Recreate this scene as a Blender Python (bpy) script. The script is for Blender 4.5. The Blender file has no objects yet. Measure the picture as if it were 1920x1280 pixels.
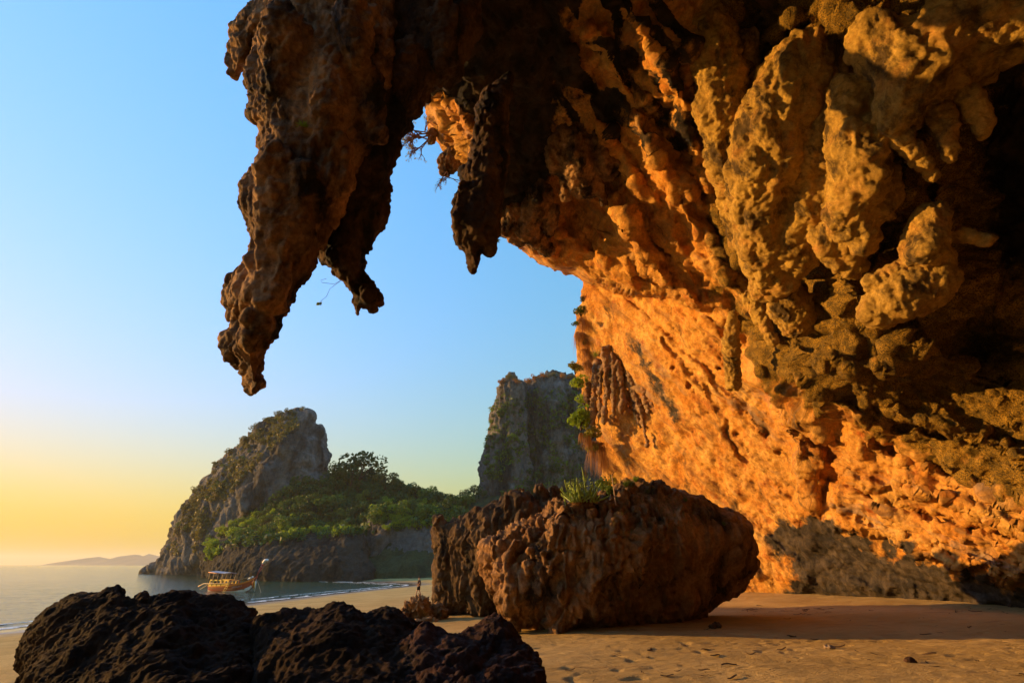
import bpy, bmesh, math, random
import numpy as np
from mathutils import Vector, Matrix

# ------------------------------------------------------------------ camera, sky, sun, exposure
S = bpy.context.scene
R = math.radians
CAM_Z, FPX, PITCH = 4.0, 880.0, R(25.4)
cam_d = bpy.data.cameras.new('camera'); cam = bpy.data.objects.new('camera', cam_d)
S.collection.objects.link(cam)
cam.location = (0, 0, CAM_Z); cam.rotation_euler = (R(90) + PITCH, 0, 0)
cam_d.sensor_width = 36; cam_d.lens = FPX / 1920 * 36; cam_d.clip_start = .05; cam_d.clip_end = 30000
S.camera = cam

SUN_EL, SUN_AZ = 11.0, -75.0          # degrees; azimuth counted from +Y (where the camera looks) towards +X
w = bpy.data.worlds.new('World'); S.world = w; w.use_nodes = True
wn, wl = w.node_tree.nodes, w.node_tree.links
wn.clear()
sky = wn.new('ShaderNodeTexSky'); sky.sky_type = 'NISHITA'; sky.sun_disc = False
sky.sun_elevation = R(SUN_EL); sky.sun_rotation = R(SUN_AZ)
sky.altitude = 0; sky.air_density = 3.2; sky.dust_density = .2; sky.ozone_density = 4.0
# film response and white balance of the sky, channel by channel
sep = wn.new('ShaderNodeSeparateColor'); com = wn.new('ShaderNodeCombineColor')
wl.new(sky.outputs[0], sep.inputs[0])
for ch, (g_, k_) in enumerate([(1.05, .62), (.55, 1.40), (1.0, 2.15)]):
    pw = wn.new('ShaderNodeMath'); pw.operation = 'POWER'; pw.inputs[1].default_value = g_; wl.new(sep.outputs[ch], pw.inputs[0])
    ml = wn.new('ShaderNodeMath'); ml.operation = 'MULTIPLY'; ml.inputs[1].default_value = k_; wl.new(pw.outputs[0], ml.inputs[0]); wl.new(ml.outputs[0], com.inputs[ch])
bg = wn.new('ShaderNodeBackground'); bg.inputs['Strength'].default_value = .15
wo = wn.new('ShaderNodeOutputWorld')
wl.new(com.outputs[0], bg.inputs[0]); wl.new(bg.outputs[0], wo.inputs[0])

sl = bpy.data.lights.new('sun', 'SUN'); sun = bpy.data.objects.new('sun', sl); S.collection.objects.link(sun)
sl.energy = 4.3; sl.angle = R(.6); sl.color = (1.0, .55, .16)
SUN = Vector((math.sin(R(SUN_AZ)) * math.cos(R(SUN_EL)), math.cos(R(SUN_AZ)) * math.cos(R(SUN_EL)), math.sin(R(SUN_EL))))
sun.rotation_euler = SUN.to_track_quat('Z', 'Y').to_euler()
sun.location = (-60, 20, 40)

S.view_settings.view_transform = 'Standard'; S.view_settings.look = 'None'
S.view_settings.exposure = 1.05; S.view_settings.gamma = 1.0; S.view_settings.use_curve_mapping = False
S.render.engine = 'CYCLES'
cy = S.cycles
cy.max_bounces = 6; cy.diffuse_bounces = 3; cy.glossy_bounces = 3; cy.transmission_bounces = 4; cy.volume_bounces = 0
cy.transparent_max_bounces = 8; cy.use_denoising = True; cy.use_adaptive_sampling = True; cy.adaptive_threshold = .015
cy.sample_clamp_indirect = 6; cy.caustics_reflective = False; cy.caustics_refractive = False

# ------------------------------------------------------------------ measuring
CP, SP = math.cos(PITCH), math.sin(PITCH)
def P(px, py, t):
    """The point of the place that lies t metres deep on the sight line of a spot measured in the photograph."""
    x = (np.asarray(px, float) - 960) / FPX; y = (640 - np.asarray(py, float)) / FPX; t = np.asarray(t, float)
    return np.stack([x * t, (CP - y * SP) * t, CAM_Z + (SP + y * CP) * t], -1)

def tps(pts):
    """Smooth surface through measured spots (x, y, value): thin plate spline."""
    A = np.array(pts, float); xy = A[:, :2] / 500.; n = len(A)
    def U(r2): return r2 * np.log(r2 + 1e-9)
    K = U(((xy[:, None] - xy[None]) ** 2).sum(-1)) + np.eye(n) * 1e-4
    Q = np.c_[np.ones(n), xy]
    M = np.zeros((n + 3, n + 3)); M[:n, :n] = K; M[:n, n:] = Q; M[n:, :n] = Q.T
    c = np.linalg.solve(M, np.r_[A[:, 2], 0, 0, 0])
    def f(px, py):
        q = np.stack([np.asarray(px, float).ravel() / 500., np.asarray(py, float).ravel() / 500.], -1)
        o = c[n] + q @ c[n + 1:]
        for i in range(n): o += c[i] * U(((q - xy[i]) ** 2).sum(-1))
        return o.reshape(np.shape(px))
    return f

def sdist(px, py, poly):
    """Signed distance to a closed outline (inside positive) and the nearest spot on it."""
    q = np.stack([px.ravel(), py.ravel()], -1).astype(np.float32); poly = np.array(poly, np.float32)
    best = np.full(len(q), 1e12, np.float32); near = np.zeros_like(q); ins = np.zeros(len(q), bool)
    for a, b in zip(poly, np.roll(poly, -1, 0)):
        d = b - a; L = max(float(d @ d), 1e-6)
        u = np.clip(((q - a) @ d) / L, 0, 1)[:, None]; c = a + u * d
        r = ((q - c) ** 2).sum(-1); m = r < best; best[m] = r[m]; near[m] = c[m]
        if a[1] != b[1]:
            ins ^= ((a[1] > q[:, 1]) != (b[1] > q[:, 1])) & (q[:, 0] < (b[0] - a[0]) * (q[:, 1] - a[1]) / (b[1] - a[1]) + a[0])
    sd = np.sqrt(best); sd[~ins] *= -1
    return sd.reshape(px.shape), near.reshape(px.shape + (2,))

# ------------------------------------------------------------------ noise
_G = np.random.default_rng(5).normal(size=(256, 3)).astype(np.float32); _G /= np.linalg.norm(_G, axis=1)[:, None]
def _h(ix, iy, iz, s):
    h = (ix * np.int64(73856093)) ^ (iy * np.int64(19349663)) ^ (iz * np.int64(83492791)) ^ np.int64(s * 2654435 + 97)
    h = (h ^ (h >> 13)) * np.int64(1274126177); return (h ^ (h >> 16)) & 255
def pn(q, s=0):
    """Gradient noise, about -1..1."""
    q = np.asarray(q, np.float32); out = np.empty(len(q), np.float32)
    for k in range(0, len(q), 200000):
        p = q[k:k + 200000]; i = np.floor(p); f = p - i; i = i.astype(np.int64)
        u = f * f * f * (f * (f * 6 - 15) + 10); r = 0
        for dx in (0, 1):
            for dy in (0, 1):
                for dz in (0, 1):
                    g = _G[_h(i[:, 0] + dx, i[:, 1] + dy, i[:, 2] + dz, s)]
                    v = g[:, 0] * (f[:, 0] - dx) + g[:, 1] * (f[:, 1] - dy) + g[:, 2] * (f[:, 2] - dz)
                    r = r + v * (u[:, 0] if dx else 1 - u[:, 0]) * (u[:, 1] if dy else 1 - u[:, 1]) * (u[:, 2] if dz else 1 - u[:, 2])
        out[k:k + 200000] = r * 1.5
    return out
def fbm(q, o=4, s=0, g=.5):
    r = 0; a = 1.
    for k in range(o): r = r + a * pn(q * 2 ** k + k * 7.3, s + k); a *= g
    return r
def billow(q, o=3, s=0, g=.5):
    """Rounded lumps with sharp creases."""
    r = 0; a = 1.
    for k in range(o): r = r + a * (np.abs(pn(q * 2.03 ** k + k * 3.7, s + k)) * 2 - .42); a *= g
    return r
def rough_line(pts, seg=6., amp=4., seed=0):
    """Breaks an outline into short steps and frets it."""
    o = []
    A = np.array(pts, float)
    for a, b in zip(A, np.roll(A, -1, 0)):
        n = max(1, int(np.hypot(*(b - a)) / seg)); o += [a + (b - a) * k / n for k in range(n)]
    o = np.array(o); q = np.c_[o, np.zeros(len(o))]
    return o + amp * np.stack([fbm(q * .045, 3, seed, .7), fbm(q * .045, 3, seed + 9, .7)], -1)
def sm(a, b, x): t = np.clip((x - a) / (b - a), 0, 1); return t * t * (3 - 2 * t)

# ------------------------------------------------------------------ objects
COL = S.collection
def setp(o, label=None, cat=None, group=None, kind=None):
    for k, v in (('label', label), ('category', cat), ('group', group), ('kind', kind)):
        if v: o[k] = v
    return o
def empty(name, loc, label, cat, group=None, rz=0):
    o = bpy.data.objects.new(name, None); COL.objects.link(o); o.location = loc; o.rotation_euler.z = rz; o.empty_display_size = .3
    return setp(o, label, cat, group)
def mesh(name, v, f, smooth=True):
    me = bpy.data.meshes.new(name); v = np.asarray(v, np.float32)
    if isinstance(f, np.ndarray):
        n, k = f.shape
        me.vertices.add(len(v)); me.vertices.foreach_set('co', v.ravel())
        me.loops.add(n * k); me.loops.foreach_set('vertex_index', f.astype(np.int32).ravel())
        me.polygons.add(n); me.polygons.foreach_set('loop_start', np.arange(0, n * k, k, dtype=np.int32))
        try: me.polygons.foreach_set('loop_total', np.full(n, k, np.int32))
        except Exception: pass
        me.update(calc_edges=True); me.validate()
    else:
        me.from_pydata(v.tolist(), [], f); me.update()
    if len(me.polygons): me.polygons.foreach_set('use_smooth', np.full(len(me.polygons), smooth))
    return me
def obj(name, me, mat=None, parent=None, loc=None):
    o = bpy.data.objects.new(name, me); COL.objects.link(o)
    if mat and not me.materials: me.materials.append(mat)
    if parent: o.parent = parent
    if loc is not None: o.location = loc
    return o
def co(me):
    a = np.empty(len(me.vertices) * 3, np.float32); me.vertices.foreach_get('co', a); return a.reshape(-1, 3)
def nrm(me):
    a = np.empty(len(me.vertices) * 3, np.float32); me.vertex_normals.foreach_get('vector', a); return a.reshape(-1, 3)
def setco(me, v): me.vertices.foreach_set('co', np.ascontiguousarray(v, np.float32).ravel()); me.update()
def attr(me, name, v):
    a = me.attributes.new(name, 'FLOAT', 'POINT'); a.data.foreach_set('value', np.ascontiguousarray(v, np.float32))
def remesh(me, vox, smooth=0):
    """Fuses overlapping closed lumps into one even skin."""
    o = bpy.data.objects.new('remesh_tmp', me); COL.objects.link(o)
    m = o.modifiers.new('r', 'REMESH'); m.mode = 'VOXEL'; m.voxel_size = vox; m.adaptivity = 0
    if smooth:
        m2 = o.modifiers.new('s', 'SMOOTH'); m2.factor = .5; m2.iterations = smooth
    dg = bpy.context.evaluated_depsgraph_get(); out = bpy.data.meshes.new_from_object(o.evaluated_get(dg), depsgraph=dg)
    bpy.data.objects.remove(o); bpy.data.meshes.remove(me)
    out.polygons.foreach_set('use_smooth', np.full(len(out.polygons), True))
    return out

def inflate(poly, tc, front, back, edge, step=4., backedge=None):
    """A closed body from an outline: TC depth of its middle (function of the spot), FRONT and BACK its half thicknesses in metres."""
    poly = np.array(poly, float)
    gx = np.arange(poly[:, 0].min() - step, poly[:, 0].max() + 2 * step, step); gy = np.arange(poly[:, 1].min() - step, poly[:, 1].max() + 2 * step, step)
    X, Y = np.meshgrid(gx, gy); sd, near = sdist(X, Y, poly)
    ins = sd > 0; H, W = X.shape
    c = ins[:-1, :-1] | ins[1:, :-1] | ins[:-1, 1:] | ins[1:, 1:]
    X = np.where(ins, X, near[..., 0]); Y = np.where(ins, Y, near[..., 1])
    def prof(e): u = 1 - np.clip(sd / e, 0, 1); return np.sqrt(np.clip(1 - u * u, 0, 1))
    t0 = tc(X, Y) if callable(tc) else np.full(X.shape, float(tc))
    F = P(X, Y, t0 - front * prof(edge)).reshape(-1, 3); B = P(X, Y, t0 + back * prof(backedge or edge)).reshape(-1, 3)
    idx = np.arange(H * W).reshape(H, W); bi = np.where(ins, idx + H * W, idx)
    def quads(I): return np.stack([I[:-1, :-1], I[1:, :-1], I[1:, 1:], I[:-1, 1:]], -1)[c]
    q = np.concatenate([quads(idx), quads(bi)[:, ::-1]])
    used = np.unique(q); mp = np.zeros(2 * H * W, np.int64); mp[used] = np.arange(len(used))
    return np.concatenate([F, B])[used], mp[q]

_ico = bmesh.new(); bmesh.ops.create_icosphere(_ico, subdivisions=2, radius=1.0)
ICO_V = np.array([v.co[:] for v in _ico.verts]); ICO_F = np.array([[v.index for v in f.verts] for f in _ico.faces]); _ico.free()
def chain(pts, sub=7):
    """Overlapping balls along a line of (x, y, t, radius in spots)."""
    V, F, n = [], [], 0
    A = np.array(pts, float)
    for a, b in zip(A[:-1], A[1:]) if len(A) > 1 else [(A[0], A[0])]:
        for k in range(sub if len(A) > 1 else 1):
            m = a + (b - a) * k / (sub - 1 if sub > 1 else 1)
            c = P(m[0], m[1], m[2]); r = m[3] / FPX * m[2]
            V.append(ICO_V * r + c); F.append(ICO_F + n); n += len(ICO_V)
    return np.concatenate(V), np.concatenate(F)
def join(parts):
    """[(v, f)] with quads or triangles -> vertices and a list of faces."""
    V, F, n = [], [], 0
    for v, f in parts: V.append(np.asarray(v)); F += (np.asarray(f) + n).tolist(); n += len(v)
    return np.concatenate(V), F

# ------------------------------------------------------------------ materials
def mat(name, rough=.9, spec=.2):
    m = bpy.data.materials.new(name); m.use_nodes = True; nt = m.node_tree; b = nt.nodes['Principled BSDF']
    b.inputs['Roughness'].default_value = rough; b.inputs['Specular IOR Level'].default_value = spec
    return m, nt, b
def N(nt, typ, **kw):
    n = nt.nodes.new(typ)
    for k, v in kw.items():
        if k in n.inputs: n.inputs[k].default_value = v
        else: setattr(n, k, v)
    return n
def coords(nt, scale=(1, 1, 1), rot=(0, 0, 0)):
    g = N(nt, 'ShaderNodeNewGeometry'); m = N(nt, 'ShaderNodeMapping'); m.inputs['Scale'].default_value = scale; m.inputs['Rotation'].default_value = rot
    nt.links.new(g.outputs['Position'], m.inputs[0]); return m.outputs[0]
def noise(nt, vec, scale, detail=5, rough=.6, dist=0.):
    n = N(nt, 'ShaderNodeTexNoise', Scale=scale, Detail=detail, Roughness=rough, Distortion=dist); nt.links.new(vec, n.inputs['Vector']); return n.outputs['Fac']
def ramp(nt, fac, stops):
    r = N(nt, 'ShaderNodeValToRGB'); e = r.color_ramp.elements
    while len(e) < len(stops): e.new(.5)
    for s, (p, c) in zip(e, stops):
        s.position = p; s.color = (c, c, c, 1) if isinstance(c, (int, float)) else (*c, 1)
    nt.links.new(fac, r.inputs[0]); return r.outputs[0]
def mix(nt, fac, a, b, mode='MIX'):
    m = N(nt, 'ShaderNodeMix', data_type='RGBA', blend_type=mode)
    for s, v in ((0, fac), (6, a), (7, b)):
        if isinstance(v, bpy.types.NodeSocket): nt.links.new(v, m.inputs[s])
        else: m.inputs[s].default_value = v if s == 0 else (*v, 1)
    return m.outputs[2]
def math_(nt, op, a, b=0.):
    m = N(nt, 'ShaderNodeMath', operation=op)
    for s, v in ((0, a), (1, b)):
        if isinstance(v, bpy.types.NodeSocket): nt.links.new(v, m.inputs[s])
        else: m.inputs[s].default_value = v
    return m.outputs[0]
def bump(nt, b, h, dist, strength=1.):
    n = N(nt, 'ShaderNodeBump', Strength=strength, Distance=dist); nt.links.new(h, n.inputs['Height']); nt.links.new(n.outputs[0], b.inputs['Normal'])
def at(nt, name): return N(nt, 'ShaderNodeAttribute', attribute_name=name).outputs['Fac']

def rock_mat(name, pale, mid, deep, stain, scale=1., stain_at=(.52, .66), bump_d=.03, streak=None, rough=.9, zones=False, spec=.15, drip=None):
    m, nt, b = mat(name, rough, spec); v = coords(nt)
    def ridged(vec, sc):
        n = N(nt, 'ShaderNodeTexNoise', noise_type='RIDGED_MULTIFRACTAL', normalize=True, Scale=sc, Detail=6, Roughness=.55, Lacunarity=2.1, Distortion=.2)
        nt.links.new(vec, n.inputs['Vector']); return n.outputs['Fac']
    c = mix(nt, ramp(nt, noise(nt, v, .55 * scale, 6, .65, .4), [(.36, 0.), (.62, 1.)]), mid, pale)
    c = mix(nt, ramp(nt, noise(nt, v, .9 * scale, 5, .6), [(.52, 0.), (.72, 1.)]), c, deep)
    sv = coords(nt, streak or (1, 1, .35))
    st = ramp(nt, noise(nt, sv, .8 * scale, 6, .68, .3), [(stain_at[0], 0.), (stain_at[1], 1.)])
    c = mix(nt, st, c, stain)
    sp = ramp(nt, noise(nt, v, 6 * scale, 7, .75), [(.36, .62), (.64, 1.22)])
    c = mix(nt, 1., c, sp, 'MULTIPLY')
    if zones:
        cx = N(nt, 'ShaderNodeCombineXYZ'); nt.links.new(at(nt, 'flow_u'), cx.inputs[0]); nt.links.new(at(nt, 'flow_v'), cx.inputs[1]); fv_ = cx.outputs[0]
        crack = ramp(nt, ridged(fv_, 1.6), [(.80, 0.), (.93, 1.)])
        c = mix(nt, ramp(nt, noise(nt, fv_, 2.2, 6, .7), [(.56, 0.), (.68, .75)]), c, (.72, .46, .16))
        c = mix(nt, ramp(nt, noise(nt, fv_, 1.1, 7, .75), [(.535, 0.), (.66, .85)]), c, (.17, .07, .02))
        c = mix(nt, ramp(nt, noise(nt, fv_, .6, 6, .7), [(.555, 0.), (.66, .75)]), c, (.24, .17, .11))
        mo = mix(nt, ramp(nt, noise(nt, v, 2.2, 6, .7), [(.38, 0.), (.6, 1.)]), (.12, .072, .010), (.36, .20, .024))
        mo = mix(nt, ramp(nt, noise(nt, v, 24, 3, .6), [(.44, 0.), (.62, 1.)]), mo, (.05, .035, .012))
        nz = noise(nt, v, 1.3, 5, .7)
        k = ramp(nt, math_(nt, 'ADD', at(nt, 'moss'), math_(nt, 'MULTIPLY', math_(nt, 'SUBTRACT', nz, .5), 1.3)), [(.38, 0.), (.62, 1.)])
        c = mix(nt, k, c, mo)
        dk = mix(nt, ramp(nt, noise(nt, sv, 1.1, 6, .7), [(.42, 0.), (.66, 1.)]), (.012, .009, .006), (.06, .037, .02))  # near-black tones that paint the cave's shade into the rock
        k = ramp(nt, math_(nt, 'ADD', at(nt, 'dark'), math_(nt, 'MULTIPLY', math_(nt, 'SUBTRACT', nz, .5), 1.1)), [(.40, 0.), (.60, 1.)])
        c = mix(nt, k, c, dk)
        gr = mix(nt, ramp(nt, noise(nt, v, 1.4, 6, .7, .6), [(.40, 0.), (.62, 1.)]), (.028, .023, .017), (.10, .074, .048))  # tones of the painted boulder shade and of the grey stripe
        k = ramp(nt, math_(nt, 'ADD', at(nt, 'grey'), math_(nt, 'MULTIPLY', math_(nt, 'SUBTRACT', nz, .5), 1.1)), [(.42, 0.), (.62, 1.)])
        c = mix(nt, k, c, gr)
    if zones:                                                        # streaks, seep stains and bedding cracks that follow the flow of the stone
        c = mix(nt, math_(nt, 'MULTIPLY', crack, .75), c, (.03, .014, .006))
    nt.links.new(c, b.inputs['Base Color'])
    h = math_(nt, 'ADD', math_(nt, 'MULTIPLY', noise(nt, v, 5 * scale, 8, .72), 1.), math_(nt, 'MULTIPLY', noise(nt, v, 22 * scale, 4, .7), .35))
    h = math_(nt, 'SUBTRACT', h, math_(nt, 'MULTIPLY', ridged(v, 1.7 * scale), .8))
    h = math_(nt, 'SUBTRACT', h, math_(nt, 'MULTIPLY', ridged(coords(nt, drip or (1, 1, .3)), 3.2 * scale), .55))
    if zones: h = math_(nt, 'SUBTRACT', math_(nt, 'ADD', h, math_(nt, 'MULTIPLY', noise(nt, fv_, 3.5, 8, .7), 1.1)), math_(nt, 'MULTIPLY', crack, .9))
    bump(nt, b, h, bump_d / scale * 4, .9)
    return m
M_CLIFF = rock_mat('ochre_limestone', (.66, .36, .085), (.54, .215, .028), (.36, .10, .016), (.10, .055, .022), 1., (.55, .68), .03, zones=True)
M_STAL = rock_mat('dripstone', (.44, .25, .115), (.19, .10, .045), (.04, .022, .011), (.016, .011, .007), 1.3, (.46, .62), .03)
M_ROOF = rock_mat('shaded_dripstone', (.15, .082, .038), (.06, .032, .015), (.028, .016, .009), (.011, .008, .005), 1.3, (.44, .60), .03)  # darker copy of the dripstone, ceiling shade put into its colour
M_BOULD = rock_mat('fluted_boulder_rock', (.42, .235, .10), (.21, .105, .042), (.16, .068, .02), (.03, .019, .011), 1.2, (.50, .64), .03)
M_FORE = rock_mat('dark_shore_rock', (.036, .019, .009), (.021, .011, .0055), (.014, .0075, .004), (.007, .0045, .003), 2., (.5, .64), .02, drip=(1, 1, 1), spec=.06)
M_ISLE = rock_mat('grey_karst', (.21, .195, .18), (.115, .108, .104), (.16, .108, .06), (.035, .034, .032), .12, (.48, .62), .06, streak=(1, 1, .25))
M_SHOREROCK = rock_mat('dark_karst', (.062, .054, .042), (.038, .034, .028), (.03, .027, .02), (.016, .015, .013), .2, (.48, .62), .06)
# ------------------------------------------------------------------ beach and sea
SHORE = np.array([(-60, -400), (-52, -60), (-42, 0), (-36, 30), (-33.5, 44), (-31, 58), (-28.5, 76), (-25, 95), (-21.5, 109), (-24, 118), (-33, 128), (-50, 140), (-70, 170), (-40, 230), (60, 280), (2000, 320)], float)
def shore_d(X, Y):
    """Distance inland from the waterline (out at sea negative)."""
    q = np.stack([np.ravel(X), np.ravel(Y)], -1).astype(float); best = np.full(len(q), 1e18); sg = np.ones(len(q))
    for a, b in zip(SHORE[:-1], SHORE[1:]):
        d = b - a; u = np.clip((q - a) @ d / (d @ d), 0, 1)[:, None]; c = a + u * d; r = ((q - c) ** 2).sum(-1)
        m = r < best; best[m] = r[m]; cr = d[0] * (q[:, 1] - a[1]) - d[1] * (q[:, 0] - a[0]); sg[m] = np.where(cr[m] < 0, 1, -1)
    return (np.sqrt(best) * sg).reshape(np.shape(X))
def ground_z(X, Y):
    X = np.asarray(X, float); Y = np.asarray(Y, float); d = shore_d(X, Y)
    z = np.where(d < 0, np.maximum(d * .06, -6), 0)
    dp = np.maximum(d, 0)
    z = z + np.where(dp < 40, .052 * dp, 2.08 + .012 * (np.minimum(dp, 70) - 40))
    z = z + .25 * sm(8, 20, X) * sm(60, 20, Y)
    return z
def gz(x, y): return float(ground_z(np.array([x]), np.array([y]))[0])
def grid_mesh(name, xs, ys, zf):
    X, Y = np.meshgrid(xs, ys); Z = zf(X, Y); H, W = X.shape; I = np.arange(H * W).reshape(H, W)
    return mesh(name, np.stack([X, Y, Z], -1).reshape(-1, 3), np.stack([I[:-1, :-1], I[:-1, 1:], I[1:, 1:], I[1:, :-1]], -1).reshape(-1, 4))
def spaced(a, b, step, lo, hi, n):
    """Even spacing from a to b, then wider and wider out to lo and hi."""
    m = np.arange(a, b + step * .5, step)
    l = a - np.geomspace(step, a - lo, n) if lo < a else []; h = b + np.geomspace(step, hi - b, n)
    return np.r_[l[::-1], m, h]
def beach_z(X, Y):
    z = ground_z(X, Y)
    q = np.stack([X.ravel(), Y.ravel(), np.zeros(X.size)], -1)
    near = sm(90, 30, np.hypot(X, Y)).ravel() * sm(-1, 6, shore_d(X, Y)).ravel()
    r = .05 * fbm(q * .22, 3, 3) + .012 * pn(q * np.array([.8, 4.5, 1]) + .4 * fbm(q * .5, 2, 6)[:, None], 8) - .05 * np.maximum(pn(q * 2.1 + 3, 17) - .38, 0) * sm(-.1, .3, pn(q * .12, 19)) * 3 + .022 * fbm(q * np.array([.9, 1.6, 1]), 3, 9) + .010 * np.maximum(fbm(q * 2.6, 2, 14) - .25, 0)
    z = z + (r * near).reshape(X.shape)
    for fx, fy, fa, fl_ in FOOT:                                       # footprints: a dent with a soft rim
        m_ = np.nonzero((np.abs(X - fx) < .5) & (np.abs(Y - fy) < .5))
        if not len(m_[0]): continue
        dx, dy = X[m_] - fx, Y[m_] - fy; c_, s_ = math.cos(fa), math.sin(fa); a_ = (dx * c_ + dy * s_) / fl_; b_ = (-dx * s_ + dy * c_) / (fl_ * .45); e_ = a_ * a_ + b_ * b_
        z[m_] += -.024 * np.exp(-e_ * 1.2) + .008 * np.exp(-((np.sqrt(e_) - 1.6) / .45) ** 2)
    return z
_fr = random.Random(21); FOOT = []
for x0, y0, a0, n_ in [(3.5, 11, .25, 26), (9, 10.5, 1.9, 22), (4, 14.5, -.05, 30), (13, 13, 2.8, 22), (6, 12, 1.2, 14), (14, 20, 3.3, 24), (2.5, 13, .6, 20), (8, 16.5, .15, 18)]:
    x_, y_ = x0, y0
    for i_ in range(n_):
        a0 += _fr.uniform(-.12, .12); x_ += .62 * math.cos(a0); y_ += .62 * math.sin(a0); o_ = .13 * (1 if i_ % 2 else -1)
        FOOT.append((x_ - o_ * math.sin(a0), y_ + o_ * math.cos(a0), a0 + _fr.uniform(-.2, .2), .15))
FOOT += [(_fr.uniform(1.5, 16), _fr.uniform(9.5, 20), _fr.uniform(0, 3), _fr.uniform(.08, .2)) for i_ in range(45)]
ysb = spaced(3, 62, .12, -500, 9000, 40); ysb = np.r_[ysb[ysb < 9], np.arange(9, 23, .06), ysb[ysb > 23.02]]; xsb = spaced(-24, 26, .12, -9000, 9000, 40); xsb = np.r_[xsb[xsb < 0], np.arange(0.01, 18, .06), xsb[xsb > 18.02]]
me = grid_mesh('beach', xsb, ysb, beach_z)
m, nt, b = mat('sand', .92, .15); v = coords(nt)
c = mix(nt, ramp(nt, noise(nt, v, .35, 5, .6), [(.35, 0.), (.68, 1.)]), (.36, .235, .075), (.49, .33, .12))
c = mix(nt, ramp(nt, noise(nt, coords(nt, (.5, 2.2, 1)), 1.1, 6, .72), [(.56, 0.), (.72, .75)]), c, (.17, .10, .045))
c = mix(nt, ramp(nt, noise(nt, v, 14, 3, .6), [(.62, 0.), (.75, .5)]), c, (.10, .06, .03))
z = N(nt, 'ShaderNodeSeparateXYZ'); nt.links.new(coords(nt), z.inputs[0])
wet = ramp(nt, math_(nt, 'ADD', z.outputs[2], math_(nt, 'MULTIPLY', noise(nt, v, .12, 3), .25)), [(.22, 1.), (.50, 0.)])
c = mix(nt, wet, c, (.15, .10, .06)); nt.links.new(c, b.inputs['Base Color'])
nt.links.new(math_(nt, 'SUBTRACT', .92, math_(nt, 'MULTIPLY', wet, .74)), b.inputs['Roughness'])
nt.links.new(math_(nt, 'ADD', .15, math_(nt, 'MULTIPLY', wet, .35)), b.inputs['Specular IOR Level'])
h = math_(nt, 'ADD', noise(nt, coords(nt, (.7, 1.6, 1)), 3.0, 6, .65), math_(nt, 'MULTIPLY', noise(nt, v, 26, 4, .7), .18))
bn = N(nt, 'ShaderNodeBump', Distance=.2); nt.links.new(h, bn.inputs['Height']); nt.links.new(bn.outputs[0], b.inputs['Normal'])
nt.links.new(math_(nt, 'SUBTRACT', .7, math_(nt, 'MULTIPLY', wet, .62)), bn.inputs['Strength'])
setp(obj('beach', me, m), 'smooth ochre sand beach running from the cave to the sea', None, None, 'structure')

def sea_z(X, Y):
    q = np.stack([X.ravel() * .9, Y.ravel() * .45, np.zeros(X.size)], -1)
    return ((.05 * fbm(q * .35, 3, 21) + .02 * fbm(q * 1.7, 2, 25)) * sm(260, 60, np.hypot(X, Y)).ravel()).reshape(X.shape)
me = grid_mesh('sea', spaced(-150, -15, .5, -9200, 9200, 30), spaced(10, 190, .5, -600, 9300, 30), sea_z)
m, nt, b = mat('sea_water', .09, .5); b.inputs['IOR'].default_value = 1.33
c = mix(nt, ramp(nt, noise(nt, coords(nt), .03, 3), [(.35, 0.), (.65, 1.)]), (.022, .045, .022), (.040, .070, .030)); nt.links.new(c, b.inputs['Base Color'])
h = math_(nt, 'ADD', noise(nt, coords(nt, (.8, 1.3, 1)), 1.0, 5, .6, .3), math_(nt, 'MULTIPLY', noise(nt, coords(nt, (1, 1.6, 1)), 4.5, 4, .6), .16))
bump(nt, b, h, .28, .75)
setp(obj('sea', me, m), 'calm green sea with small ripples under yellow sky', None, None, 'structure')

# foam: a thin broken ribbon along the waterline
def ribbon(off0, off1, name, seed, s0=3, s1=11):
    pts = []
    for a, b_ in zip(SHORE[s0:s1], SHORE[s0 + 1:s1 + 1]):
        n = int(np.hypot(*(b_ - a)) / .35); pts += [a + (b_ - a) * k / n for k in range(n)]
    pts = np.array(pts)
    k = np.ones(31) / 31; ps = np.stack([np.convolve(np.pad(pts[:, i], 15, mode='edge'), k, 'valid') for i in (0, 1)], -1)
    d = np.gradient(ps, axis=0); d /= np.linalg.norm(d, axis=1)[:, None]; nn = np.stack([d[:, 1], -d[:, 0]], -1)
    q = np.c_[ps, np.zeros(len(ps))]
    w0 = off0 + .9 * fbm(q * .09, 3, seed) + .25 * fbm(q * .7, 2, seed + 3); w1 = w0 + (off1 - off0) * np.clip(.55 + .9 * fbm(q * .35, 3, seed + 5), .02, 2)
    V, F = [], []
    a = ps + nn * w0[:, None]; b_ = ps + nn * w1[:, None]; mid = (a + b_) / 2
    n = len(ps)
    for L, up in ((a, .0), (mid, .035), (b_, .0)):
        zz = np.maximum(ground_z(L[:, 0], L[:, 1]), .03) + .012 + up
        V.append(np.c_[L, zz])
    for r in (0, 1):
        for i in range(n - 1):
            if w1[i] - w0[i] > .06: F.append((r * n + i, r * n + i + 1, (r + 1) * n + i + 1, (r + 1) * n + i))
    return mesh(name, np.concatenate(V), F)
m, nt, b = mat('sea_foam', .6, .3)
c = mix(nt, ramp(nt, noise(nt, coords(nt), 3, 4), [(.4, 0.), (.6, 1.)]), (.36, .34, .30), (.80, .78, .74)); nt.links.new(c, b.inputs['Base Color'])
for o0, o1, sd in ((-.4, .9, 31), (-3.2, -2.5, 41)):
    setp(obj('surf_foam', ribbon(o0, o1, 'surf_foam', sd), m), None, None, None, 'stuff')

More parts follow.
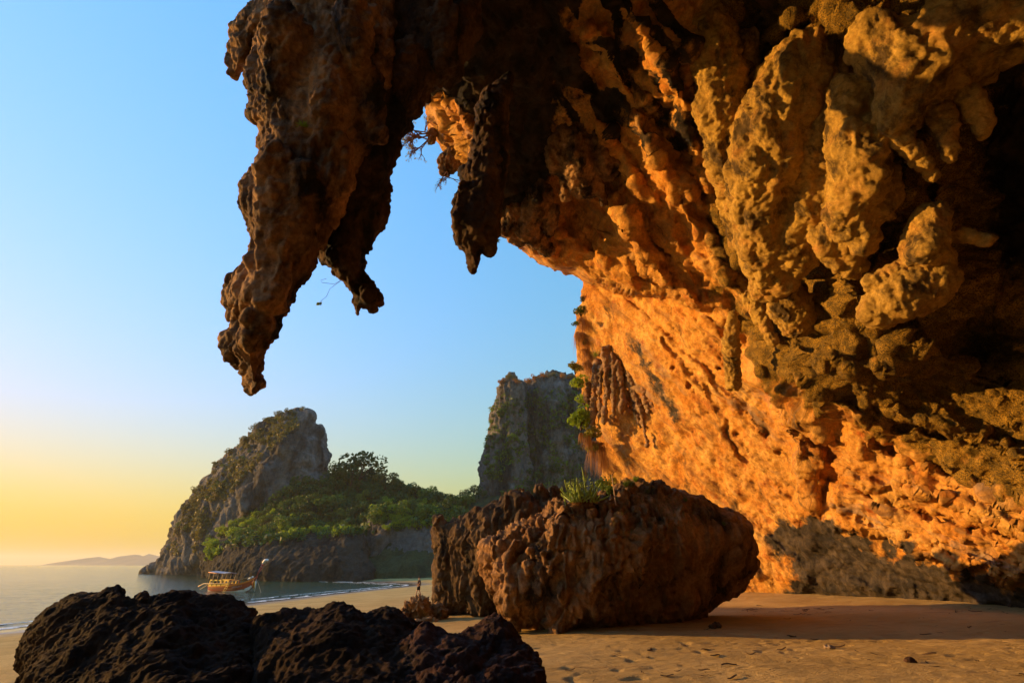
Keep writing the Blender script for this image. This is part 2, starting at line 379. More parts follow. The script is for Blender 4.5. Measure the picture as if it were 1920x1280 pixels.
# distant hills across the bay
def far_hill(prof, Y, name):
    V, F = [], []
    xs = np.array(prof, float); t = Y / 1.10
    X = (np.interp(np.linspace(0, 1, 160), np.linspace(0, 1, len(xs)), xs[:, 0]) - 960) / FPX * t
    Hh = np.interp(np.linspace(0, 1, 160), np.linspace(0, 1, len(xs)), xs[:, 1]) / FPX * t
    q = np.c_[X * .004, np.zeros(160), np.zeros(160)]; Hh = np.maximum(Hh * (1 + .16 * fbm(q * 3, 4, 3)), 0)
    rows = [(-420, 0.), (-300, .35), (-120, .8), (0, 1.), (160, .75), (420, 0.)]
    for dy, k in rows:
        qq = np.c_[X * .008, np.full(160, dy * .01), np.zeros(160)]
        V.append(np.c_[X, np.full(160, Y + dy) + 40 * fbm(qq, 2, 5), Hh * k * (1 + .12 * fbm(qq * 2, 3, 8) * (0 < k < 1)) - .6])
    for r in range(len(rows) - 1):
        for i in range(159): F.append((r * 160 + i, r * 160 + i + 1, (r + 1) * 160 + i + 1, (r + 1) * 160 + i))
    return mesh(name, np.concatenate(V), F)
m, nt, b = mat('far_hill_slope', .95, .1); c = mix(nt, noise(nt, coords(nt), .02, 4), (.09, .085, .06), (.16, .14, .10)); nt.links.new(c, b.inputs['Base Color'])
HILL = [(150, 0), (166, 6), (172, 13), (188, 14), (196, 8), (215, 8), (232, 12), (248, 18), (256, 17), (262, 13), (272, 16), (282, 19), (292, 15), (302, 16), (330, 14), (380, 6), (430, 0)]
setp(obj('distant_hills', far_hill(HILL, 4200, 'distant_hills'), m), 'pale hazy line of hills on the horizon beyond the bay', None, None, 'structure')

# ------------------------------------------------------------------ the overhanging cliff with its cave
cliff = empty('cave_cliff', (14, 24, 2.3), 'huge ochre limestone cliff whose cave roof overhangs the sand, hung with stalactites', 'cliff')
CB = np.array(cliff.location)
RIM = [(770, -700), (765, -100), (772, 150), (794, 199), (803, 221), (803, 245), (815, 262), (832, 285), (850, 305), (866, 318), (880, 340), (900, 400), (920, 440), (955, 449), (981, 471), (1015, 497), (1040, 505), (1067, 516), (1094, 522),
       (1091, 557), (1081, 587), (1077, 644), (1079, 681), (1083, 707), (1092, 745), (1099, 770), (1107, 795), (1119, 820), (1120, 864), (1131, 898), (1140, 960), (1145, 1105),
       (1300, 1110), (1430, 1122), (1520, 1134), (1600, 1140), (1750, 1156), (1900, 1172), (2150, 1205), (2420, 1240), (2420, -700)]
near_t = tps([(770, -600, 12), (790, -100, 15), (780, 100, 22), (797, 200, 29), (812, 245, 29), (838, 290, 29), (866, 314, 28), (830, 215, 25.5), (860, 255, 25), (884, 290, 24.5), (893, 240, 22.5), (870, 170, 21.5), (950, 60, 19), (960, -150, 16), (1000, -500, 11.5), (960, 300, 24.5), (920, 420, 27),
              (955, 445, 28.5), (1000, 485, 29.5), (1090, 515, 31), (1050, 400, 28), (1100, 300, 25.5), (1100, 150, 21.5), (1150, 0, 18), (1200, 500, 27), (1200, 400, 24.3), (1250, 250, 21), (1250, 100, 18), (1300, 550, 25.5), (1330, 420, 23), (1350, 300, 20.5),
              (1400, 590, 23.5), (1430, 450, 21), (1500, 300, 17.0), (1450, 100, 17.5), (1450, -200, 15), (1400, -600, 11), (1550, 600, 17.6), (1650, 480, 15.0), (1700, 300, 13.9), (1700, 100, 13.2), (1750, -100, 12.4), (1800, -600, 10.5),
              (1500, 700, 20.5), (1650, 700, 17.2), (1800, 640, 15.0), (1850, 450, 13.9), (1900, 250, 12.9), (2000, 0, 11.8), (2200, -300, 11), (2400, -600, 9.5), (2100, 450, 13.2), (2300, 300, 11.5), (2100, 750, 13.2), (2400, 700, 10.6), (2400, 200, 10.5),
              (1550, 850, 22.5), (1700, 850, 19.5), (1850, 850, 16.6), (1950, 1000, 15.3), (1750, 1000, 19.2), (1600, 1000, 23.2), (1480, 960, 27), (1620, 1120, 24.8), (1750, 1140, 20.9), (1900, 1155, 17.6), (2150, 1190, 13.6), (2420, 1230, 11), (2400, 1000, 10.6)])
far_t = tps([(1150, 1090, 41), (1140, 960, 42.5), (1120, 864, 43), (1105, 790, 43.5), (1080, 660, 44), (1090, 530, 42), (1200, 530, 36), (1250, 1095, 36.5), (1250, 900, 36.5), (1250, 750, 34.5), (1250, 600, 32), (1330, 1100, 33.5), (1330, 800, 31.5), (1330, 600, 28.5),
             (1430, 1112, 30.2), (1430, 960, 29.5), (1430, 800, 27.5), (1430, 620, 24.6), (1550, 1120, 26.4), (1530, 960, 26), (1530, 800, 24), (1530, 650, 21.8)])
LIP = np.array([(930, 452), (981, 480), (1040, 510), (1094, 530), (1150, 545), (1220, 556), (1290, 570), (1350, 590), (1400, 640), (1440, 740), (1480, 850), (1500, 960), (1510, 1130)], float)
step = 3.0
gx = np.arange(757, 2430, step); gy = np.arange(-705, 1245, step)
gx = np.r_[gx[gx < 2000], np.arange(2000, 2440, 12)]; gy = np.r_[np.arange(-705, -60, 15), gy[gy >= -60]]
_i = RIM.index((981, 471)); _j = RIM.index((1131, 898))
_r = rough_line(RIM[_i:_j + 1], 5, 5, 55)[:-int(np.hypot(150, 427) / 5)]; RIM = np.array(RIM[:_i] + [tuple(r) for r in _r] + RIM[_j:])
X, Y = np.meshgrid(gx, gy); sd, near = sdist(X, Y, RIM); ins = sd > 0
Xs = np.where(ins, X, near[..., 0]); Ys = np.where(ins, Y, near[..., 1])
tn, tf = near_t(Xs, Ys), far_t(Xs, Ys)
q2 = np.stack([Xs.ravel(), Ys.ravel(), np.zeros(Xs.size)], -1)
# the lip: below it the far wall shows; its border wavers
side, _ = sdist(Xs + 16 * pn(q2 * .02, 2).reshape(X.shape), Ys + 14 * pn(q2 * .018, 4).reshape(X.shape), np.r_[LIP, [(1145, 1300), (900, 1300), (900, 452)]])
k = sm(-16, 5, side)
round_ = np.clip(1 + side / 90, 0, 1) ** 2.5                     # the lip curls back as it nears its edge
tn2 = tn + round_ * np.clip((tf - tn) * .22, 0, 2.4)
T = tn2 * (1 - k) + np.maximum(tf, tn2 * .99) * k
wfar = k
# hollows and pockets (x, y, rx, ry, metres deep)
for cx, cy_, rx, ry, d in [(1640, 430, 60, 60, 2.2), (1840, 640, 62, 60, 2.6), (1500, 545, 70, 60, 1.6), (1445, 560, 34, 40, 1.2), (1400, 640, 44, 60, 1.4), (1570, 820, 30, 40, .9), (1860, 360, 100, 190, 2.6), (1560, 60, 60, 50, 1.2),
                           (1420, 60, 40, 80, 1.4), (1640, 160, 50, 60, 1.0), (1790, 200, 70, 40, 1.2), (1760, 730, 90, 40, .6), (1080, 380, 40, 60, 1.2), (1130, 430, 40, 70, .9), (1230, 430, 40, 90, .8), (980, 220, 90, 110, 1.2), (1690, 620, 60, 30, .8), (1550, 905, 45, 25, .8), (1480, 640, 30, 30, .8)]:
    e = ((Xs - cx) / rx) ** 2 + ((Ys - cy_) / ry) ** 2; T += d * np.exp(-e * 1.3)
for cx, cy_, rr, d in [(1293, 722, 5, .8), (1380, 812, 6, .8), (1300, 735, 3, .4), (1362, 765, 8, .5), (1440, 815, 9, .6), (1395, 760, 4, .4), (1262, 690, 4, .4), (1460, 845, 5, .5), (1350, 690, 5, .5)]:
    e = ((Xs - cx) ** 2 + (Ys - cy_) ** 2) / rr ** 2; T += d * np.exp(-e)
def line_d(pts, wv=10., sd=0):
    a_ = Xs + wv * pn(q2 * .03 + sd, sd).reshape(X.shape); b_ = Ys + wv * pn(q2 * .03 + sd + 5, sd + 1).reshape(X.shape); best = np.full(X.shape, 1e9)
    A = np.array(pts, float)
    for p0, p1 in zip(A[:-1], A[1:]):
        d_ = p1 - p0; uu = np.clip(((a_ - p0[0]) * d_[0] + (b_ - p0[1]) * d_[1]) / (d_ @ d_), 0, 1); best = np.minimum(best, (a_ - p0[0] - uu * d_[0]) ** 2 + (b_ - p0[1] - uu * d_[1]) ** 2)
    return np.sqrt(best)
for n_, (pts, wd, hg) in enumerate([([(1330, 490), (1400, 565), (1440, 620), (1500, 660), (1580, 680), (1660, 692)], 13, 1.1), ([(1150, 370), (1200, 480), (1290, 562)], 16, .8), ([(1200, 250), (1280, 400), (1365, 520)], 20, 1.0), ([(1270, 220), (1330, 350), (1385, 490)], 13, .8),
                                    ([(1095, 320), (1180, 430), (1250, 530)], 14, .8), ([(1050, 440), (1150, 505), (1290, 565)], 9, .6), ([(1290, 560), (1370, 600), (1420, 700)], 12, .7), ([(1120, 60), (1180, 200), (1250, 330)], 20, .9), ([(1060, 100), (1130, 240), (1190, 330)], 16, .7), ([(1180, 20), (1260, 150), (1310, 280)], 18, .9),
                                    ([(1640, 830), (1780, 882), (1940, 955)], 7, -.9), ([(1540, 890), (1700, 955), (1930, 1015)], 7, -.65), ([(1480, 700), (1600, 770), (1800, 800), (1950, 870)], 13, .9), ([(1560, 740), (1700, 800), (1900, 840)], 8, -.8), ([(1500, 800), (1560, 860), (1540, 960)], 11, -.9), ([(1600, 900), (1760, 930), (1920, 990)], 10, .6),
                                    ([(1420, 330), (1400, 430), (1390, 540)], 14, .8), ([(1560, 470), (1600, 560), (1700, 640), (1820, 690)], 16, .9), ([(1400, 130), (1440, 60), (1520, 20), (1640, 20)], 22, 1.0), ([(1620, 480), (1660, 420), (1700, 360)], 18, .8), ([(1660, 220), (1760, 330), (1800, 420)], 10, .5), ([(1250, 640), (1330, 740), (1400, 860)], 6, -.5), ([(1180, 560), (1290, 660), (1400, 760)], 7, -.5), ([(1320, 600), (1420, 700), (1500, 850)], 8, .6)]):
    T -= hg * np.exp(-(line_d(pts, 12, n_ * 3) / wd) ** 2)
# flow ridges that run down the overhang from the roof to the wall
def flow(ang, along, across):
    c_, s_ = math.cos(ang), math.sin(ang); return np.stack([(q2[:, 0] * c_ + q2[:, 1] * s_) / along, (-q2[:, 0] * s_ + q2[:, 1] * c_) / across, np.zeros(len(q2))], -1)
zr = (sm(1010, 1080, Xs) * sm(1450, 1380, Xs) * sm(40, 160, Ys) * (1 - k)).ravel()
fw = flow(R(54), 190, 44); fw[:, 1] += .5 * pn(fw * np.array([2, 1, 1]), 31)
T = T - (zr * (.62 * billow(fw, 2, 12, .5))).reshape(X.shape)
fl = flow(R(38), 150, 11); fl[:, 1] += .9 * pn(flow(R(38), 60, 40), 37)
slab = np.exp(-(((Xs - 840) / 58) ** 2 + ((Ys - 245) / 78) ** 2) ** 3).ravel(); T = T - (slab * (.5 * billow(flow(R(50), 60, 13), 3, 33))).reshape(X.shape)
T = T - (k.ravel() * (.10 * billow(fl, 3, 41, .65) + .22 * fbm(flow(R(40), 160, 30), 3, 45))).reshape(X.shape)
fs = flow(R(20), 260, 26)
zs = (sm(600, 760, Ys) * sm(1430, 1560, Xs) * (1 - k)).ravel()
T = T - (zs * (.15 * billow(fs, 3, 61, .6) + .3 * fbm(flow(R(18), 300, 80), 2, 66))).reshape(X.shape)
base_line = np.interp(Xs, [1400, 1450, 1520, 1640, 1760, 1900, 2100], [990, 965, 955, 1003, 1052, 1090, 1120]) + 26 * fbm(q2 * .022, 4, 188).reshape(X.shape)
T += .85 * sm(-5, 12, Ys - base_line) * sm(1480, 1560, Xs) * sm(1, .3, (Ys - base_line) / 150)      # undercut along the foot of the wall
T -= .35 * np.exp(-((Ys - base_line + 14) / 14) ** 2) * sm(1480, 1560, Xs)
V = P(Xs, Ys, T).reshape(-1, 3)
Bk = P(Xs, Ys, T + np.where(ins, np.clip(sd / 90, 0, 1) ** .5 * 6, 0)).reshape(-1, 3)
# relief in the round
H, W = X.shape; I = np.arange(H * W).reshape(H, W)
du = np.gradient(V.reshape(H, W, 3), axis=1); dv = np.gradient(V.reshape(H, W, 3), axis=0); nn = np.cross(dv, du).reshape(-1, 3); nn /= np.linalg.norm(nn, axis=1)[:, None] + 1e-9
fl_ = np.einsum('ij,ij->i', nn, V - np.array([0, 0, CAM_Z])) > 0; nn[fl_] *= -1
vw = V + .9 * np.stack([pn(V * .45, 71), pn(V * .45, 72), pn(V * .45, 73)], -1)
amp = (1 - .62 * k.ravel()) * (1 - .45 * zr) * (1 - .5 * (sm(640, 780, Ys) * sm(1430, 1560, Xs)).ravel()) * (1 - .7 * sm(-20, 40, Ys - np.interp(Xs, [1400, 1450, 1520, 1640, 1760, 1900, 2100], [990, 965, 955, 1003, 1052, 1090, 1120])).ravel() * sm(1390, 1470, Xs).ravel())
kf_ = 1 - .8 * k.ravel()
disp = amp * (.62 * billow(vw * .42, 2, 101, .5) + kf_ * .20 * billow(vw * 1.5, 2, 105, .55)) + .075 * fbm(V * 3.2, 3, 111, .6) + amp * kf_ * .05 * billow(V * 5.5, 2, 117)
disp += k.ravel() * (.10 * fbm(flow(R(40), 90, 8) + 3, 4, 131, .6) + .05 * fbm(V * 4.5, 3, 133, .65))
disp -= (1 - .8 * k.ravel()) * (.22 * np.maximum(pn(V * 1.1, 121) - .42, 0) * 2 + .12 * np.maximum(pn(V * 2.6, 123) - .45, 0) * 2)
disp *= sm(0, 40, sd).ravel() * .8 + .2
V = V + nn * disp[:, None]
c = (ins[:-1, :-1] | ins[1:, :-1] | ins[:-1, 1:] | ins[1:, 1:])
bi = np.where(ins, I + H * W, I)
def quads(I): return np.stack([I[:-1, :-1], I[1:, :-1], I[1:, 1:], I[:-1, 1:]], -1)[c]
# the back at a quarter of the front's fineness is not seen; it closes the body
q = np.concatenate([quads(I), quads(bi)[:, ::-1]]); VV = np.concatenate([V, Bk]); used = np.unique(q); mp = np.zeros(len(VV), np.int64); mp[used] = np.arange(len(used))
me = mesh('rock_wall', VV[used] - CB, mp[q])
nz = fbm(q2 * .012, 3, 81)
Yd = Ys - .48 * np.clip(Xs - 1500, 0, 500) + 30 * fbm(q2 * .012, 3, 86).reshape(X.shape)
moss = (sm(1250, 1400, Xs) * (1 - k) * sm(820, 690, Yd)).ravel() * .85 + .25 * nz - .5 * (sm(640, 800, Ys) * sm(1700, 1500, Xs)).ravel() * 0
moss -= .25 * (sm(700, 820, Yd)).ravel() + .5 * (np.exp(-(((Xs - 1400) / 60) ** 2 + ((Ys - 540) / 60) ** 2))).ravel()
dark = ((sm(1060, 960, Xs) + sm(1200, 1000, Xs) * sm(420, 250, Ys) * .7) * sm(520, 400, Ys)).ravel() * 1.0 - 2.2 * slab + .25 * nz * (Ys < 560).ravel()  # ceiling shade painted as dark colour, the sunlit slab left out
dark += .75 * (sm(1780, 1900, Xs) * sm(620, 420, Ys)).ravel()  # shadowed far right deepened by dark colour too
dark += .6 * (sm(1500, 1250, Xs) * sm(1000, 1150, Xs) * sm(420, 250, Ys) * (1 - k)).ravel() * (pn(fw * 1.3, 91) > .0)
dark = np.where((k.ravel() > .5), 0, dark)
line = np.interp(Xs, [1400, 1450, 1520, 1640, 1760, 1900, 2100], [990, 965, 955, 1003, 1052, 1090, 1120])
grey = sm(-34, 50, Ys - line + 34 * nz.reshape(X.shape) + 30 * fbm(q2 * .03, 3, 88).reshape(X.shape)).ravel() * sm(1390, 1470, Xs).ravel() * (1 - .9 * np.exp(-(((Xs - 1440) / 60) ** 2 + ((Ys - 1080) / 50) ** 2))).ravel()  # boulder's shade on the wall foot, painted in as darker rock
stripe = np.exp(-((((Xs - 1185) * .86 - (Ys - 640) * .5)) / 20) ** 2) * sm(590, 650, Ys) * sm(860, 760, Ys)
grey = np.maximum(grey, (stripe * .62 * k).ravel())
zf_ = k.ravel(); zl_ = zs; zc_ = zr
fa = flow(R(38), 150, 26); fb_ = flow(R(54), 170, 34); fc_ = flow(R(19), 170, 24)
wl_ = np.clip(zl_ + 1e-6, 0, 1)[:, None]; wf_ = np.clip(zf_, 0, 1)[:, None]
fuv = fa * wf_ + (1 - wf_) * (fc_ * wl_ + fb_ * (1 - wl_)); fuv = fuv + .25 * np.stack([pn(q2 * .02, 151), pn(q2 * .03, 152), 0 * zf_], -1)
full = lambda a: np.concatenate([a, a])[used]
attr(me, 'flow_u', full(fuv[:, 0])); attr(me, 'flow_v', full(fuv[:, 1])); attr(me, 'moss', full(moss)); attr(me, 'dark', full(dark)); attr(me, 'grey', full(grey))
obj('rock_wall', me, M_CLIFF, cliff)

# stalactites and hanging masses: closed bodies with folds
def hang(name, poly, tc, front, back, edge, vox=.05, fold=.28, seed=0, material=M_STAL, parent=cliff, base=CB, lobes=(), step=4., zs=.35, fine=1., knob=.08, tongues=0):
    lobes = list(lobes); rg = random.Random(seed + 3)
    if tongues:
        A = np.array(poly, float); lo, hi = A.min(0), A.max(0); made = 0
        while made < tongues:
            x, y = rg.uniform(lo[0], hi[0]), rg.uniform(max(lo[1], -80), hi[1]); r = rg.choice((9, 12, 16, 22, 30))
            L = r * rg.uniform(1.5, 4.5); x2, y2 = x - (960 - x) / 1850 * L, y + L
            s_, _ = sdist(np.array([x, x2, x]), np.array([y, y2, y + r * .5]), poly)
            if s_.min() < r * .9: continue
            t0 = tc(np.array([x]), np.array([y]))[0] - front * min(1, (s_[0] / edge)) ** .5 * .86
            lobes.append([(x, y, t0 + .25, r * .75), ((x + x2) / 2, (y + y2) / 2, t0 - .05, r), (x2, y2, t0 - .02, r * rg.uniform(.45, .8))]); made += 1
    parts = [inflate(poly, tc, front, back, edge, step)] if poly is not None else []
    parts += [chain(l) for l in lobes]
    me = remesh(mesh('tmp', *join(parts)), vox, 1)
    v = co(me); n = nrm(me)
    qv = v + .5 * np.stack([pn(v * .7, seed + 1), pn(v * .7, seed + 2), pn(v * .7, seed + 3)], -1)
    sc = np.array([1, 1, zs])
    d = fold * billow(qv * sc * .75, 2, seed + 5, .5) + knob * billow(qv * np.array([1, 1, .7]) * 2.1, 2, seed + 9) + fine * (.05 * fbm(v * 4.5, 3, seed + 12, .6) + .05 * billow(v * np.array([1, 1, .5]) * 4, 2, seed + 15))
    setco(me, v + n * d[:, None] - base); me.polygons.foreach_set('use_smooth', np.full(len(me.polygons), True))
    return obj(name, me, material, parent)
G = [(520, -220), (488, -60), (482, 0), (472, 40), (466, 90), (464, 154), (477, 176), (480, 215), (492, 232), (490, 249), (482, 275), (501, 285), (497, 300), (464, 334), (451, 352), (456, 394), (469, 435), (464, 464), (466, 490), (456, 497), (437, 527), (423, 554), (425, 576), (436, 593), (447, 597), (437, 621), (426, 640), (425, 662), (436, 670), (449, 689), (462, 711), (467, 734), (474, 741), (492, 731), (497, 721), (490, 696), (492, 677), (499, 655), (524, 625), (527, 608), (554, 557), (558, 537), (584, 505), (586, 481), (606, 455), (630, 400), (668, 330), (700, 260), (728, 160), (740, 60), (740, -220)]
gt = tps([(600, -200, 17), (600, 0, 14.6), (560, 200, 13.0), (540, 400, 11.9), (500, 550, 11.2), (480, 740, 10.6), (720, 0, 14.8), (700, 250, 13.4), (450, 560, 11.4), (470, 100, 14), (600, 450, 12.0)])
hang('stalactite', rough_line(G, 4, 3.5, 11), gt, 1.3, 1.2, 80, .042, .15, 200, tongues=34, lobes=[
    [(520, 300, 11.2, 34), (515, 420, 10.8, 38), (520, 520, 10.6, 30), (480, 640, 10.4, 22)], [(565, 330, 11.2, 30), (560, 440, 10.9, 28), (545, 500, 10.7, 20)], [(620, 120, 12.4, 34), (615, 200, 12.0, 38), (600, 260, 11.8, 20)],
    [(660, 30, 12.6, 30), (670, 120, 12.3, 26)], [(540, 60, 12.6, 44), (525, 160, 12.2, 34)], [(690, 150, 12.8, 30), (700, 250, 12.4, 22)], [(640, 270, 11.9, 24), (620, 340, 11.7, 30)]])
Hk = [(520, -60), (488, 0), (456, 17), (434, 49), (431, 86), (427, 127), (434, 144), (447, 144), (457, 128), (466, 120), (486, 80), (510, 60), (540, -60)]
hang('stalactite', Hk, 14.6, .7, .7, 32, .045, .12, 260)
hang('stalactite', None, 0, 0, 0, 0, .04, .06, 270, lobes=[[(496, 175, 13.4, 14), (482, 207, 13.4, 11), (478, 212, 13.4, 10)], [(503, 230, 13.2, 10), (490, 262, 13.2, 9), (498, 274, 13.2, 10)]])
S2 = [(640, -220), (640, 100), (640, 250), (628, 400), (608, 440), (598, 450), (600, 484), (625, 509), (645, 528), (660, 541), (664, 560), (662, 584), (670, 595), (676, 587), (678, 574), (691, 584), (700, 582), (703, 572), (715, 569), (714, 550), (700, 527), (684, 511), (690, 494), (682, 482), (690, 466), (705, 437), (721, 407), (723, 394), (734, 356), (733, 326), (745, 292), (750, 266), (758, 259), (769, 244), (772, 226), (780, 224), (790, 210), (797, 191), (807, 174), (860, 150), (900, 60), (900, -220)]
s2t = tps([(750, -200, 17), (750, 0, 16), (760, 150, 15.2), (700, 300, 14.2), (650, 450, 13.6), (690, 560, 13.3), (860, 60, 16), (620, 470, 13.4), (730, 380, 14.4)])
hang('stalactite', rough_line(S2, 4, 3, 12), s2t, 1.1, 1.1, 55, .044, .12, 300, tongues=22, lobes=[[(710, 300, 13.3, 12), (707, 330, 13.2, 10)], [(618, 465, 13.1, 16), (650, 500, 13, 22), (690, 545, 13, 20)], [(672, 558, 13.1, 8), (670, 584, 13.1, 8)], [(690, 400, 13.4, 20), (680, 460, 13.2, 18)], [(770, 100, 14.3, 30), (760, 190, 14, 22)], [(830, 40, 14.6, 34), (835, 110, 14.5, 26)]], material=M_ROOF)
S3 = [(900, 180), (890, 250), (880, 300), (868, 322), (870, 349), (857, 371), (851, 400), (848, 416), (854, 446), (861, 465), (876, 478), (880, 490), (887, 508), (898, 498), (901, 473), (917, 475), (927, 464), (931, 440), (942, 390), (950, 300), (955, 200), (960, 140)]
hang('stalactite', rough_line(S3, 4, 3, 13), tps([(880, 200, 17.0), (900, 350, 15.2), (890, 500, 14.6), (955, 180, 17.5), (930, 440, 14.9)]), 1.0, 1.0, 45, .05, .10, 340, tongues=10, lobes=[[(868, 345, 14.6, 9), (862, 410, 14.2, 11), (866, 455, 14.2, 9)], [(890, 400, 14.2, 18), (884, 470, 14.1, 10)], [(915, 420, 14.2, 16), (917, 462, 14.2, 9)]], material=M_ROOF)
# knobs under the lit slab
hang('dripstone_knob', None, 0, 0, 0, 0, .05, .12, 360, material=M_STAL, lobes=[[(850, 290, 28, 18), (836, 308, 28, 15), (834, 321, 28, 10)], [(812, 250, 28.6, 8), (811, 266, 28.6, 7)], [(858, 308, 28, 11), (848, 314, 28, 11)]])
# lumps where the roof meets the wall
M_KNOB = M_ROOF
hang('dripstone_knob', None, 0, 0, 0, 0, .06, .22, 380, lobes=[[(1085, 255, 24.6, 40), (1085, 305, 24.6, 44), (1100, 345, 24.8, 30)], [(1130, 265, 24, 30), (1140, 310, 24, 26)], [(1050, 270, 24.6, 20), (1046, 310, 24.6, 16)], [(1065, 340, 25, 14), (1060, 365, 25, 9)], [(1125, 350, 24.6, 12), (1135, 380, 24.6, 8)]])
hang('dripstone_knob', None, 0, 0, 0, 0, .05, .16, 400, lobes=[[(1010, 365, 26.8, 26), (1000, 395, 27, 26), (985, 430, 27.5, 20)], [(965, 400, 27.3, 22), (952, 430, 27.3, 15)], [(1036, 400, 27.3, 16), (1032, 430, 27.6, 13)], [(1000, 440, 28, 20), (1024, 468, 29, 14)], [(1015, 350, 26.3, 12), (1008, 372, 26, 11)], [(960, 445, 28, 11), (975, 455, 28, 11)]])
# mossy bulges on the sunlit side of the cave
BUL = [[[(1335, 20, 17.6, 34), (1345, 110, 17.6, 46), (1358, 220, 17.8, 46), (1372, 330, 18.4, 38), (1390, 440, 19.6, 26)], [(1385, 90, 17.8, 30), (1390, 190, 18.0, 28)]],
       [[(1500, 140, 16.2, 66), (1462, 220, 16.2, 78), (1432, 320, 16.6, 66), (1428, 420, 17.4, 54), (1450, 520, 18.4, 46)], [(1550, 170, 16.0, 60), (1550, 270, 15.9, 74), (1520, 380, 16.6, 70), (1490, 470, 17.4, 52)], [(1400, 250, 16.9, 30), (1385, 360, 17.4, 26)], [(1560, 370, 15.8, 44), (1580, 300, 15.2, 50)]],
       [[(1610, 270, 14.0, 52), (1622, 340, 14.0, 48), (1590, 400, 14.4, 46), (1628, 445, 14.2, 24)], [(1655, 240, 13.6, 36), (1615, 300, 13.8, 42)], [(1590, 180, 14.3, 40), (1600, 260, 14.3, 44)], [(1660, 330, 13.8, 26), (1650, 400, 14.0, 24)], [(1560, 450, 15.4, 36), (1600, 500, 15.4, 26)]],
       [[(1640, 70, 13.2, 46), (1720, 130, 12.6, 60), (1690, 210, 13, 46)], [(1780, 60, 12.3, 76), (1880, 40, 11.8, 76), (1990, 20, 11.2, 86)], [(1820, 120, 12.4, 40), (1740, 180, 12.7, 36)]],
       [[(1668, 235, 13.0, 18), (1710, 285, 12.9, 16), (1748, 330, 12.9, 10)]],
       [[(1755, 215, 12.7, 22), (1772, 255, 12.6, 18), (1780, 298, 12.6, 12)]],
       [[(1815, 175, 12.3, 20), (1836, 212, 12.2, 17), (1842, 250, 12.2, 11)]],
       [[(1745, 410, 13.4, 34), (1735, 470, 13.3, 36), (1760, 485, 13.4, 26)], [(1800, 440, 13.2, 16), (1850, 450, 12.8, 14)]],
       [[(1650, 585, 14.2, 36), (1690, 555, 13.9, 46), (1745, 530, 13.6, 46)], [(1640, 530, 14.2, 18), (1700, 510, 13.9, 24)]],
       [[(1480, 570, 19.4, 40), (1495, 600, 19.4, 34)], [(1530, 600, 19.4, 30), (1540, 570, 19.4, 28)]],
       [[(1375, 590, 22.5, 10), (1372, 660, 22.5, 16), (1375, 720, 23, 14)], [(1380, 520, 22.3, 12), (1420, 580, 21.8, 16), (1450, 640, 21, 12)]]]
M_MOSS = rock_mat('mossy_limestone', (.52, .32, .065), (.34, .20, .04), (.48, .23, .05), (.09, .055, .018), 1.3, (.50, .62), .04, streak=(1, 1, .6), drip=(1, 1, .5))
for i, L in enumerate(BUL):
    hang('rock_bulge', None, 0, 0, 0, 0, .06 if i < 4 else .045, .20 if i < 4 else .10, 420 + 20 * i, material=M_MOSS, lobes=L, fine=.9, knob=.07 if i < 4 else .05, zs=.45)
# drip curtain on the far wall's corner
M_DRAPE = rock_mat('drape_rock', (.34, .22, .12), (.24, .13, .06), (.30, .11, .03), (.06, .045, .03), 1., (.5, .64), .03)
hang('drip_curtain', None, 0, 0, 0, 0, .09, .22, 700, material=M_DRAPE, lobes=[[(1136, 655, 39.6, 9), (1140, 700, 39.2, 8), (1134, 765, 39.2, 5), (1132, 792, 39.3, 4)], [(1118, 680, 40.4, 7), (1115, 740, 40.2, 6), (1110, 790, 40.4, 4)], [(1148, 670, 39, 7), (1152, 730, 38.6, 6), (1150, 778, 38.7, 5)], [(1128, 690, 39.8, 6), (1124, 760, 39.6, 5), (1122, 800, 39.8, 3)], [(1160, 680, 38.6, 6), (1166, 740, 38.2, 4), (1164, 770, 38.3, 3)], [(1104, 720, 41, 6), (1102, 780, 41, 4)]])
hang('drip_curtain', None, 0, 0, 0, 0, .09, .22, 720, material=M_DRAPE, lobes=[[(1172, 672, 38.6, 6), (1186, 720, 37.9, 6), (1204, 780, 37.2, 6), (1214, 835, 36.9, 3)], [(1196, 690, 37.4, 6), (1214, 735, 36.7, 5), (1234, 775, 36.2, 3)], [(1180, 700, 38.2, 5), (1190, 760, 37.7, 4), (1200, 800, 37.6, 3)], [(1206, 720, 37, 4), (1216, 770, 36.6, 3)]])
